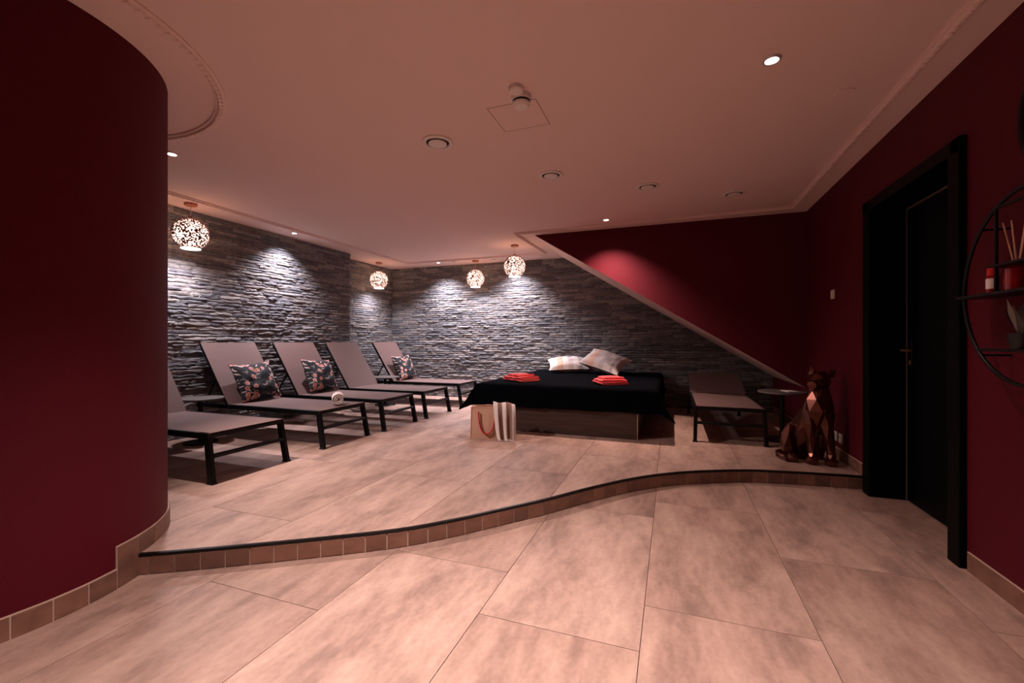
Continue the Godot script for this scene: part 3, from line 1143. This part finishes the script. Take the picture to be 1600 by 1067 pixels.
func rolled_towel(at: Vector3, turn: float) -> void:
	var t := thing("rolled_towel", "white rolled towel lying on the lounger with the first floral cushion", "towel", at, turn)
	var st := S()
	var L := 0.09
	var turns := 2.6
	var n := 110
	var outer := []
	var inner := []
	for i in n + 1:
		var f := i / float(n)
		var a := f * turns * TAU - 1.2
		var r := lerpf(0.012, 0.060, f)
		outer.append(Vector2(cos(a), sin(a) * 0.94) * (r + 0.006))
		inner.append(Vector2(cos(a), sin(a) * 0.94) * (r - 0.006))
	for i in n:
		var a0: Vector2 = outer[i]; var a1: Vector2 = outer[i + 1]
		var b0: Vector2 = inner[i]; var b1: Vector2 = inner[i + 1]
		var A := func(v: Vector2, x: float) -> Vector3: return Vector3(x, v.y + 0.066, v.x)
		quad(st, A.call(a0, -L), A.call(a1, -L), A.call(a1, L), A.call(a0, L), Vector3(0, a0.y, a0.x))
		quad(st, A.call(b0, -L), A.call(b1, -L), A.call(b1, L), A.call(b0, L), Vector3(0, -b0.y, -b0.x))
		# rounded rim at both ends
		for s in [-1.0, 1.0]:
			var m0 := (a0 + b0) / 2.0
			var m1 := (a1 + b1) / 2.0
			quad(st, A.call(a0, s * L), A.call(a1, s * L), A.call(m1, s * (L + 0.008)), A.call(m0, s * (L + 0.008)), Vector3(s, 0, 0))
			quad(st, A.call(b0, s * L), A.call(b1, s * L), A.call(m1, s * (L + 0.008)), A.call(m0, s * (L + 0.008)), Vector3(s, 0, 0))
	obj("roll", st, M.white_towel, t)

func tote_bag(at: Vector3, turn: float) -> void:
	var t := thing("tote_bag", "beige canvas tote bag with red rope handles", "bag", at, turn)
	var w := 0.19
	var d := 0.085
	var h := 0.33
	var st := S()
	var ring := func(y: float, k: float) -> Array:
		var out := []
		for p in [[-1, 1], [-0.5, 1], [0, 1], [0.5, 1], [1, 1], [1, 0], [1, -1], [0.5, -1], [0, -1], [-0.5, -1], [-1, -1], [-1, 0], [-1, 1]]:
			var bulge := 0.012 * sin(PI * y / h)
			var zz: float = p[1] * (d * k + bulge * (1.0 - absf(p[0])))
			var xx: float = p[0] * (w * (1.0 - 0.04 * y / h)) + (0.0 if absf(p[1]) > 0.5 else -p[0] * 0.045 * y / h)
			out.append(Vector3(xx, y, zz))
		return out
	var rows := []
	for i in 9: rows.append(ring.call(h * i / 8.0, 1.0 - 0.25 * i / 8.0))
	for i in 8:
		for j in 12:
			var m: Vector3 = rows[i][j] + rows[i][j + 1]
			quad(st, rows[i][j], rows[i][j + 1], rows[i + 1][j + 1], rows[i + 1][j], Vector3(m.x, 0, m.z * 2.0))
	quad(st, rows[0][0], rows[0][4], rows[0][6], rows[0][10], Vector3.DOWN)
	obj("body", st, M.canvas, t)
	st = S()
	tube(st, rows[8], 0.006, 6, false)
	for c in [0, 4, 6, 10]:
		var path := []
		for i in 9: path.append(rows[i][c])
		tube(st, path, 0.005, 6)
	obj("seam_binding", st, M.canvas, t)
	for s in [1.0, -1.0]:
		st = S()
		var path := []
		for k in 21:
			var f := k / 20.0 * 2.0 - 1.0
			var y := h * 0.86 - 0.225 * sqrt(maxf(0.0, 1.0 - pow(absf(f), 2.2)))
			if s < 0.0: y = h * 0.85 + 0.05 * (1.0 - f * f)
			path.append(Vector3(f * 0.088 - 0.02, y, s * (d * (1.0 - 0.25 * y / h) + 0.022)))
		tube(st, path, 0.008, 8)
		obj("rope_handle", st, M.red_rope, t)

func draped_towel(at: Vector3, turn: float) -> void:
	var t := thing("beach_towel", "white and brown striped towel hanging out of the tote bag", "towel", at, turn)
	var st := S()
	var prof := [Vector2(-0.03, 0.24), Vector2(-0.02, 0.32), Vector2(0.0, 0.362), Vector2(0.04, 0.378), Vector2(0.085, 0.362), Vector2(0.118, 0.31), Vector2(0.132, 0.24), Vector2(0.138, 0.16), Vector2(0.142, 0.09), Vector2(0.147, 0.03), Vector2(0.16, 0.012)]
	var P := []
	for i in prof.size():
		var row := []
		var f := i / float(prof.size() - 1)
		for j in 21:
			var u := j / 20.0 * 2.0 - 1.0
			var wv := 0.010 * sin(u * 9.0 + f * 1.5) * (0.4 + f)
			row.append(Vector3(0.14 + u * (0.10 + 0.02 * sin(PI * f) - 0.012 * f) + 0.045 * f, maxf(prof[i].y + 0.006 * sin(u * 5.0) - 0.02 * maxf(u, 0.0) * (1.0 - f), 0.006), prof[i].x + wv))
		P.append(row)
	var Q := []
	for r in P:
		var q := []
		for v in r: q.append(v + Vector3(0.0, -0.004, -0.007))
		Q.append(q)
	sheet(st, P, true)
	sheet(st, Q, false)
	obj("cloth", st, M.beach_towel, t)
	st = S()
	for j in 20:
		var v: Vector3 = P[-1][j]
		tube(st, [v, v + Vector3(0.002, -v.y + 0.004, 0.022)], 0.0025, 4)
	var fr := obj("fringe", st, M.white_towel, t)
	fr.set_meta("kind", "stuff")

# facetted loft through rings: [centre, half width, half depth]
func loft(st: SurfaceTool, rings: Array, n: int, twist := 0.0, jit := 0.0) -> void:
	var P := []
	for i in rings.size():
		var c: Vector3 = rings[i][0]
		var nx: Vector3 = rings[mini(i + 1, rings.size() - 1)][0]
		var pv: Vector3 = rings[maxi(i - 1, 0)][0]
		var tg := (nx - pv).normalized()
		var x := (Vector3.RIGHT - tg * tg.x).normalized()
		if absf(tg.x) > 0.9: x = (Vector3.UP - tg * tg.y).normalized()
		var z := x.cross(tg).normalized()
		var row := []
		for k in n:
			var a := TAU * (k + 0.5 * (i % 2)) / n + twist
			var j := 1.0 + rng.randf_range(-jit, jit)
			row.append(c + (x * cos(a) * rings[i][1] + z * sin(a) * rings[i][2]) * j)
		P.append(row)
	for i in P.size() - 1:
		var ca: Vector3 = rings[i][0]
		var cb: Vector3 = rings[i + 1][0]
		for k in n:
			var k2 := (k + 1) % n
			var m := (ca + cb) / 2.0
			if i % 2 == 0:
				tri(st, P[i][k], P[i][k2], P[i + 1][k], (P[i][k] + P[i][k2] + P[i + 1][k]) / 3.0 - m)
				tri(st, P[i][k2], P[i + 1][k2], P[i + 1][k], (P[i][k2] + P[i + 1][k2] + P[i + 1][k]) / 3.0 - m)
			else:
				tri(st, P[i][k], P[i][k2], P[i + 1][k2], (P[i][k] + P[i][k2] + P[i + 1][k2]) / 3.0 - m)
				tri(st, P[i][k], P[i + 1][k2], P[i + 1][k], (P[i][k] + P[i + 1][k2] + P[i + 1][k]) / 3.0 - m)
	for e in [0, P.size() - 1]:
		var c: Vector3 = rings[e][0]
		var o: Vector3 = (c - rings[1][0]) if e == 0 else (c - rings[e - 1][0])
		for k in n: tri(st, c + o.normalized() * 0.006, P[e][k], P[e][(k + 1) % n], o)

func cat(at: Vector3, turn: float) -> void:
	var t := thing("panther_sculpture", "facetted bronze panther sculpture sitting beside the black door", "sculpture", at, turn)
	t.scale = Vector3(0.92, 0.96, 0.92)
	var V := func(x: float, y: float, z: float) -> Vector3: return Vector3(x, y, z)
	var st := S()
	# trunk from the hips up the sloping back to chest and neck
	loft(st, [[V.call(-0.09, 0.04, -0.13), 0.13, 0.13], [V.call(-0.075, 0.15, -0.12), 0.145, 0.15], [V.call(-0.02, 0.28, -0.08), 0.135, 0.14], [V.call(0.045, 0.40, -0.03), 0.125, 0.13], [V.call(0.08, 0.50, 0.0), 0.115, 0.115], [V.call(0.085, 0.58, 0.02), 0.088, 0.09], [V.call(0.08, 0.66, 0.03), 0.072, 0.078]], 7, 0.3, 0.06)
	# chest plate
	loft(st, [[V.call(0.06, 0.34, 0.04), 0.06, 0.05], [V.call(0.055, 0.46, 0.075), 0.085, 0.06], [V.call(0.055, 0.55, 0.075), 0.075, 0.05], [V.call(0.055, 0.62, 0.06), 0.05, 0.04]], 5, 0.3, 0.05)
	# front legs with paws
	for e in [[0.01, 0.025, 0.075], [0.135, 0.165, 0.06]]:
		loft(st, [[V.call(e[0], 0.44, 0.02), 0.062, 0.065], [V.call(e[0] - 0.002, 0.33, e[2] - 0.015), 0.056, 0.058], [V.call((e[0] + e[1]) / 2, 0.20, e[2]), 0.042, 0.045], [V.call(e[1], 0.09, e[2]), 0.035, 0.038], [V.call(e[1], 0.035, e[2] + 0.01), 0.04, 0.045]], 6, 0.2, 0.05)
		loft(st, [[V.call(e[1], 0.034, e[2] - 0.02), 0.044, 0.034], [V.call(e[1], 0.036, e[2] + 0.035), 0.05, 0.036], [V.call(e[1], 0.024, e[2] + 0.075), 0.044, 0.024]], 6, 0.5, 0.04)
	# thighs and hind paws
	loft(st, [[V.call(-0.155, 0.03, 0.0), 0.045, 0.07], [V.call(-0.165, 0.11, 0.0), 0.062, 0.105], [V.call(-0.16, 0.21, -0.02), 0.066, 0.105], [V.call(-0.13, 0.29, -0.05), 0.05, 0.08]], 6, 0.4, 0.06)
	loft(st, [[V.call(-0.14, 0.034, 0.02), 0.044, 0.033], [V.call(-0.125, 0.038, 0.10), 0.05, 0.037], [V.call(-0.115, 0.024, 0.145), 0.042, 0.023]], 6, 0.5, 0.04)
	loft(st, [[V.call(0.07, 0.03, -0.10), 0.045, 0.07], [V.call(0.085, 0.12, -0.10), 0.06, 0.10], [V.call(0.08, 0.22, -0.10), 0.06, 0.10], [V.call(0.05, 0.30, -0.09), 0.045, 0.07]], 6, 0.1, 0.06)
	obj("body", st, M.bronze, t)
	st = S()
	# head turned to the left of the chest, muzzle forward
	loft(st, [[V.call(0.125, 0.70, -0.02), 0.055, 0.055], [V.call(0.095, 0.715, 0.02), 0.085, 0.088], [V.call(0.06, 0.71, 0.065), 0.078, 0.076], [V.call(0.035, 0.69, 0.10), 0.05, 0.046], [V.call(0.022, 0.68, 0.135), 0.038, 0.034]], 7, 0.2, 0.03)
	# brow and cheeks
	loft(st, [[V.call(0.02, 0.745, 0.075), 0.02, 0.016], [V.call(0.055, 0.765, 0.075), 0.026, 0.018], [V.call(0.10, 0.745, 0.06), 0.02, 0.016]], 5, 0, 0.03)
	loft(st, [[V.call(0.028, 0.655, 0.115), 0.03, 0.02], [V.call(0.05, 0.645, 0.08), 0.042, 0.028], [V.call(0.08, 0.65, 0.04), 0.04, 0.03]], 5, 0.3, 0.03)
	var head := obj("head", st, M.bronze, t)
	for e in [[V.call(0.03, 0.765, 0.03), V.call(0.022, 0.835, 0.02)], [V.call(0.15, 0.755, -0.01), V.call(0.195, 0.81, -0.015)]]:
		st = S()
		loft(st, [[e[0], 0.034, 0.022], [(e[0] + e[1]) / 2.0, 0.028, 0.017], [e[1], 0.008, 0.006]], 5, 0.3, 0.03)
		obj("ear", st, M.bronze, head)
	st = S()
	loft(st, [[V.call(-0.06, 0.03, -0.24), 0.028, 0.026], [V.call(-0.17, 0.03, -0.20), 0.028, 0.026], [V.call(-0.245, 0.03, -0.08), 0.027, 0.026], [V.call(-0.235, 0.03, 0.04), 0.026, 0.025], [V.call(-0.18, 0.028, 0.11), 0.024, 0.024], [V.call(-0.165, 0.024, 0.16), 0.016, 0.018]], 6, 0.2, 0.04)
	obj("tail", st, M.bronze, t)

# ---------------------------------------------------------------- small things
func vent(p: Vector2, r: float, label: String) -> void:
	var t := thing("ceiling_vent", label, "vent", Vector3(p.x, CEIL, p.y), 0, "round ceiling air vents")
	var st := S()
	lathe(st, [Vector2(r, 0.0), Vector2(r, -0.006), Vector2(r * 0.93, -0.012), Vector2(r * 0.78, -0.013), Vector2(r * 0.72, -0.006), Vector2(r * 0.72, 0.0)], Vector3.ZERO, 36)
	obj("rim", st, M.white_plastic, t)
	st = S()
	lathe(st, [Vector2(r * 0.72, -0.002), Vector2(0.0005, -0.002)], Vector3.ZERO, 32)
	obj("opening", st, M.vent_dark, t)
	st = S()
	lathe(st, [Vector2(0.0005, -0.020), Vector2(r * 0.5, -0.019), Vector2(r * 0.58, -0.014), Vector2(r * 0.58, -0.010), Vector2(r * 0.5, -0.009), Vector2(r * 0.2, -0.003)], Vector3.ZERO, 32)
	obj("disc", st, M.white_plastic, t)

func detector(p: Vector2) -> void:
	var t := thing("smoke_detector", "white smoke detector beside the ceiling hatch", "smoke detector", Vector3(p.x, CEIL, p.y))
	var st := S()
	lathe(st, [Vector2(0.056, 0.0), Vector2(0.056, -0.022), Vector2(0.050, -0.030)], Vector3.ZERO, 28)
	obj("base", st, M.white_plastic, t)
	st = S()
	lathe(st, [Vector2(0.044, -0.030), Vector2(0.044, -0.042)], Vector3.ZERO, 28)
	obj("slot_ring", st, M.vent_dark, t)
	st = S()
	lathe(st, [Vector2(0.050, -0.042), Vector2(0.049, -0.052), Vector2(0.036, -0.064), Vector2(0.0005, -0.067)], Vector3.ZERO, 28)
	obj("cover", st, M.white_plastic, t)
	st = S()
	lathe(st, [Vector2(0.042, 0.0), Vector2(0.042, -0.02), Vector2(0.036, -0.026), Vector2(0.0005, -0.026)], Vector3(-0.0, 0, 0.088), 24)
	obj("cable_box", st, M.white_plastic, t)
	st = S()
	bar(st, Vector3(0, -0.012, 0.04), Vector3(0, -0.012, 0.09), 0.03, 0.022, Vector3.UP)
	obj("conduit", st, M.white_plastic, t)

func plate(called: String, at: Vector3, label: String, category: String, group := "") -> void:
	var t := thing(called, label, category, at, 0, group)
	var st := S()
	box(st, Vector3(-0.005, 0, 0), Vector3(0.01, 0.08, 0.08), 0.003)
	obj("frame", st, M.white_plastic, t)
	st = S()
	if category == "switch":
		box(st, Vector3(-0.011, 0, 0), Vector3(0.006, 0.055, 0.055), 0.002)
		obj("rocker", st, M.white_plastic, t)
	else:
		var pts := [Vector2(0.020, 0.0), Vector2(0.022, 0.003), Vector2(0.028, 0.003), Vector2(0.028, 0.0)]
		lathe(st, pts, Vector3.ZERO, 20)
		var o := obj("socket_ring", st, M.white_plastic, t)
		o.rotation.z = PI / 2
		o.position.x = -0.009

func shelf() -> void:
	var t := thing("round_shelf", "round black metal wall shelf beside the black door", "shelf", Vector3(1.25, 1.32, -2.19))
	var R := 0.38
	var st := S()
	for x in [0.0, 0.09]:
		var path := []
		for k in 65: path.append(Vector3(x, sin(TAU * k / 64.0) * R, cos(TAU * k / 64.0) * R))
		if x > 0.0: continue
		tube(st, path, 0.008, 8, false)
	obj("ring", st, M.black_metal, t)
	var z_at := func(y: float) -> float: return sqrt(R * R - y * y)
	st = S()
	var z := float(z_at.call(-0.015))
	box(st, Vector3(0.03, -0.015, 0.0), Vector3(0.13, 0.012, 2.0 * z), 0.002)
	obj("shelf_board", st, M.black_metal, t)
	st = S()
	box(st, Vector3(0.03, 0.095, 0.06), Vector3(0.13, 0.010, 0.44), 0.002)
	obj("shelf_board", st, M.black_metal, t)
	for b in [[Vector3(0.0, -0.01, -0.175), Vector3(0.0, 0.337, -0.175)], [Vector3(0.0, 0.337, -0.175), Vector3(0.0, 0.337, 0.175)], [Vector3(0.0, -0.245, -0.29), Vector3(0.0, -0.245, 0.29)], [Vector3(0.0, -0.015, 0.0), Vector3(0.0, -0.378, 0.0)]]:
		st = S()
		bar(st, b[0], b[1], 0.012, 0.012, Vector3.RIGHT)
		obj("strut", st, M.black_metal, t)
	for k in 4:
		var a := PI / 4 + k * PI / 2
		st = S()
		tube(st, [Vector3(0.0, sin(a) * R, cos(a) * R), Vector3(0.098, sin(a) * R, cos(a) * R)], 0.005, 6)
		obj("wall_stay", st, M.black_metal, t)
	# things on it
	var d := thing("reed_diffuser", "red glass reed diffuser with pale sticks on the round shelf", "diffuser", Vector3(1.275, 1.311, -2.29))
	st = S()
	lathe(st, [Vector2(0.0005, 0.0), Vector2(0.036, 0.0), Vector2(0.038, 0.004), Vector2(0.038, 0.085), Vector2(0.030, 0.098), Vector2(0.016, 0.104), Vector2(0.016, 0.118)], Vector3.ZERO, 24)
	obj("bottle", st, M.red_glass, d)
	st = S()
	lathe(st, [Vector2(0.019, 0.104), Vector2(0.019, 0.12), Vector2(0.012, 0.122)], Vector3.ZERO, 20)
	obj("collar", st, M.brass, d)
	for e in [Vector3(0.01, 0.29, -0.10), Vector3(-0.01, 0.28, -0.015), Vector3(0.02, 0.30, 0.012), Vector3(-0.02, 0.285, 0.085), Vector3(0.0, 0.27, 0.05)]:
		st = S()
		tube(st, [Vector3(e.x * -0.3, 0.02, e.z * -0.15), e], 0.0032, 6)
		obj("reed", st, M.reed, d)
	d = thing("small_bottle", "small bottle with white label and red cap on the round shelf", "bottle", Vector3(1.255, 1.311, -2.395))
	st = S()
	lathe(st, [Vector2(0.0005, 0.0), Vector2(0.019, 0.0), Vector2(0.020, 0.003), Vector2(0.020, 0.065), Vector2(0.011, 0.074)], Vector3.ZERO, 20)
	obj("bottle", st, M.red_glass, d)
	st = S()
	lathe(st, [Vector2(0.0205, 0.018), Vector2(0.0205, 0.06)], Vector3.ZERO, 20)
	obj("paper_label", st, M.paper, d)
	st = S()
	lathe(st, [Vector2(0.017, 0.072), Vector2(0.018, 0.078), Vector2(0.018, 0.1), Vector2(0.012, 0.106), Vector2(0.0005, 0.107)], Vector3.ZERO, 20)
	obj("cap", st, M.red_cap, d)
	d = thing("dark_vase", "dark vase on the small upper board of the shelf", "vase", Vector3(1.28, 1.42, -2.13))
	st = S()
	lathe(st, [Vector2(0.0005, 0.0), Vector2(0.035, 0.0), Vector2(0.052, 0.04), Vector2(0.05, 0.09), Vector2(0.026, 0.13), Vector2(0.03, 0.15), Vector2(0.024, 0.148)], Vector3.ZERO, 24)
	obj("body", st, M.dark_pot, d)
	d = thing("dried_plant", "dark pot with greyish dried leaves under the shelf board", "plant", Vector3(1.275, 1.081, -2.27))
	st = S()
	lathe(st, [Vector2(0.0005, 0.0), Vector2(0.03, 0.0), Vector2(0.04, 0.06), Vector2(0.036, 0.062), Vector2(0.03, 0.05), Vector2(0.0005, 0.05)], Vector3.ZERO, 20)
	obj("pot", st, M.dark_pot, d)
	var r := RandomNumberGenerator.new()
	r.seed = 4
	for k in 15:
		st = S()
		var a := r.randf() * TAU
		var h := r.randf_range(0.08, 0.17)
		var o := Vector3(cos(a), 0, sin(a)) * r.randf_range(0.02, 0.055)
		var p0 := Vector3(o.x * 0.2, 0.045, o.z * 0.2)
		var p1 := p0 + o * 0.6 + Vector3.UP * h * 0.6
		var p2 := p0 + o + Vector3.UP * h
		var sd := Vector3(-sin(a), 0, cos(a)) * 0.011
		quad(st, p0, p1 - sd, p2, p1 + sd, o)
		quad(st, p0 - o * 0.04, p1 - sd - o * 0.04, p2, p1 + sd - o * 0.04, -o)
		obj("leaf", st, M.dried_leaf, d)
	st = S()
	box(st, Vector3(0.03, -0.002, 0.0), Vector3(0.1, 0.006, 0.12), 0.001)
	obj("saucer", st, M.black_metal, d)
	# a second round piece higher up, only its edge shows
	d = thing("round_mirror", "round black framed mirror above the round metal shelf", "mirror", Vector3(RIGHT - 0.004, 1.985, -2.06))
	st = S()
	var path := []
	for k in 65: path.append(Vector3(-0.02, sin(TAU * k / 64.0) * 0.29, cos(TAU * k / 64.0) * 0.29))
	tube(st, path, 0.018, 8, false)
	obj("frame", st, M.black_metal, d)
	st = S()
	lathe(st, [Vector2(0.0005, 0.012), Vector2(0.285, 0.012), Vector2(0.285, 0.0)], Vector3.ZERO, 48)
	var g := obj("glass", st, M.mirror_glass, d)
	g.rotation.z = PI / 2

# ---------------------------------------------------------------- scene
func _ready() -> void:
	rng.seed = 20240611
	# camera
	var cam := Camera3D.new()
	cam.name = "camera"
	cam.fov = 76.23
	cam.near = 0.05
	add_child(cam)
	cam.position = Vector3(0, 1.11, 0)
	cam.rotation_degrees = Vector3(0, 20.186, 0)
	cam.current = true
	# environment: a closed room, no sky
	var we := WorldEnvironment.new()
	we.name = "environment"
	var env := Environment.new()
	env.background_mode = Environment.BG_COLOR
	env.background_color = Color.BLACK
	env.ambient_light_source = Environment.AMBIENT_SOURCE_DISABLED
	env.tonemap_mode = Environment.TONE_MAPPER_LINEAR
	env.tonemap_exposure = 1.07
	env.sdfgi_enabled = true
	env.ssao_enabled = true
	env.ssil_enabled = true
	we.environment = env
	add_child(we)
	materials()
	# recessed spotlights: warm ones over the floor, whiter ones that graze the slate
	var warm := Color(1.0, 0.91, 0.88)
	var cool := Color(1.0, 0.96, 1.0)
	var amber := Color(1.0, 0.85, 0.79)
	downlight(Vector2(0.462, -2.456), 1.2, 50.0, amber, "bright ceiling spotlight near the black door")
	downlight(Vector2(-0.68, -1.1), 10.5, 54.0, warm, "ceiling spotlight between the red column and the lower floor")
	downlight(Vector2(0.46, -0.6), 1.6, 56.0, amber, "ceiling spotlight above the round metal shelf")
	downlight(Vector2(-0.95, 0.9), 3.5, 56.0, warm, "ceiling spotlight over the entrance side of the lower floor")
	downlight(Vector2(-0.705, -5.03), 6.5, 54.0, amber, "ceiling spotlight in front of the red stair wall", Vector3(0.0, -1, -0.15))
	downlight(Vector2(-3.476, -2.153), 11.5, 43.0, warm, "ceiling spotlight half hidden by the red column", Vector3(0.72, -1, -0.42))
	downlight(Vector2(-4.541, -4.272), 5.6, 58.0, cool, "small ceiling spotlight grazing the left slate wall", Vector3(-0.03, -1, 0))
	downlight(Vector2(-3.856, -6.737), 7.0, 58.0, cool, "small ceiling spotlight grazing the back slate wall near the corner", Vector3(0, -1, -0.04))
	downlight(Vector2(-2.5, -6.737), 7.0, 58.0, cool, "small ceiling spotlight grazing the back slate wall above the bed", Vector3(0, -1, -0.04))

	make_edge()
	floors()
	walls()
	door()

	pendant(Vector2(-4.553, -3.0), "globe pendant lamp hanging beside the red column")
	pendant(Vector2(-4.84, -6.38), "globe pendant lamp in the corner niche")
	pendant(Vector2(-3.17, -6.80), "globe pendant lamp close to the back slate wall")
	pendant(Vector2(-2.132, -5.91), "globe pendant lamp hanging over the bed")

	var rec := deg_to_rad(57.0)
	lounger(Vector3(-3.09, STEP, -2.475), 0, rec, "lounger partly hidden behind the red column")
	lounger(Vector3(-3.11, STEP, -3.54), 0, rec, "lounger with a floral cushion and a rolled towel")
	lounger(Vector3(-3.07, STEP, -4.41), 0, rec, "lounger with a floral cushion and nothing else on it, below the wall spotlight")
	lounger(Vector3(-3.05, STEP, -5.27), 0, rec, "empty lounger between the cushioned ones")
	lounger(Vector3(-3.10, STEP, -6.38), 0, rec, "lounger with a floral cushion in the corner niche")
	lounger(Vector3(0.535, STEP, -4.80), -PI / 2, deg_to_rad(15.0), "lounger standing in the dark under the stairs")
	side_table(Vector3(-4.42, STEP, -3.008), 0.45, 0.20, "round side table between the column-side lounger and its neighbour")
	side_table(Vector3(-4.30, STEP, -5.83), 0.45, 0.22, "round side table beside the lounger in the corner niche")
	side_table(Vector3(1.06, STEP, -5.15), 0.50, 0.22, "round side table under the stairs behind the panther")

	var places := [[Vector3(-4.351, 0.671, -3.57), "floral cushion on the lounger with the rolled towel"], [Vector3(-4.304, 0.673, -4.46), "floral cushion on the lounger below the wall spotlight"], [Vector3(-4.332, 0.667, -6.40), "floral cushion on the lounger in the corner niche"]]
	for k in 3:
		# leaning back on the sling, print to the foot end
		var b := Basis(Vector3.UP, PI / 2 + [0.0, 0.05, -0.04][k]) * Basis(Vector3.RIGHT, -0.42) * Basis(Vector3.BACK, [0.05, -0.06, 0.03][k])
		cushion("floral_cushion", M.floral, 0.50, 0.44, 0.15, Transform3D(b, places[k][0]), places[k][1], "cushion", "floral cushions on the loungers", 61 + k)
	rolled_towel(Vector3(-3.24, 0.457, -3.60), -0.8)

	bed()
	cushion("striped_pillow", M.pillow_stripes, 0.60, 0.46, 0.20, Transform3D(Basis(Vector3.UP, 0.2) * Basis(Vector3.RIGHT, -1.25) * Basis(Vector3.BACK, 0.12), Vector3(-1.53, 0.756, -6.68)), "pale striped pillow lying flat at the head of the bed", "pillow", "striped pillows on the bed", 71)
	cushion("striped_pillow", M.pillow_stripes, 0.64, 0.46, 0.22, Transform3D(Basis(Vector3.UP, -0.2) * Basis(Vector3.BACK, -0.22) * Basis(Vector3.RIGHT, -1.1) * Basis(Vector3.BACK, -0.1), Vector3(-0.94, 0.813, -6.56)), "pale striped pillow leaning on the other pillow", "pillow", "striped pillows on the bed", 72)
	folded_towel(Vector3(-1.74, 0.632, -5.06), 1.0, "coral folded towel on the bed near the tote bag")
	folded_towel(Vector3(-0.66, 0.632, -5.02), 0.45, "coral folded towel on the bed near the stairs")
	tote_bag(Vector3(-1.80, STEP, -4.21), 0.33)
	draped_towel(Vector3(-1.80, STEP, -4.21), 0.33)
	cat(Vector3(1.085, STEP, -4.32), -0.25)
	shelf()

	vent(Vector2(-1.533, -2.669), 0.11, "round ceiling vent nearest to the ceiling hatch")
	vent(Vector2(-0.947, -3.518)  , 0.10, "round ceiling vent above the raised floor between hatch and bed")
	vent(Vector2(-0.204, -4.078), 0.10, "round ceiling vent between the bed and the lounger under the stairs")
	vent(Vector2(0.547, -4.551), 0.10, "round ceiling vent in the corner above the panther")
	vent(Vector2(-3.53, -6.75), 0.05, "small ceiling vent between the corner spotlight and the wall pendant")
	vent(Vector2(-2.82, -6.80), 0.05, "small ceiling vent between the wall pendant and the bed pendant")
	vent(Vector2(-2.0, -6.81), 0.05, "small ceiling vent where the stair slope meets the slate wall")
	detector(Vector2(-0.80, -2.33))
	var cv := thing("ceiling_cover", "flat round blank cover on the ceiling near the right wall", "cover", Vector3(0.907, CEIL, -2.926))
	var st := S()
	lathe(st, [Vector2(0.05, 0.0), Vector2(0.05, -0.003), Vector2(0.046, -0.005), Vector2(0.0005, -0.005)], Vector3.ZERO, 28)
	obj("disc", st, M.ceiling_paint, cv)
	plate("light_switch", Vector3(RIGHT, 1.53, -4.63), "white light switch on the red right wall", "switch")
	plate("wall_socket", Vector3(RIGHT, 0.285, -4.43), "white wall socket above the skirting beside the panther", "socket", "wall sockets")
	plate("wall_socket", Vector3(RIGHT, 0.285, -4.55), "white wall socket behind the panther", "socket", "wall sockets")
	var card := thing("booklet", "white booklet on the side table under the stairs", "booklet", Vector3(1.12, 0.601, -5.12), 0.3)
	st = S()
	box(st, Vector3(0, 0.004, 0), Vector3(0.10, 0.008, 0.14), 0.001)
	obj("pages", st, M.paper, card)
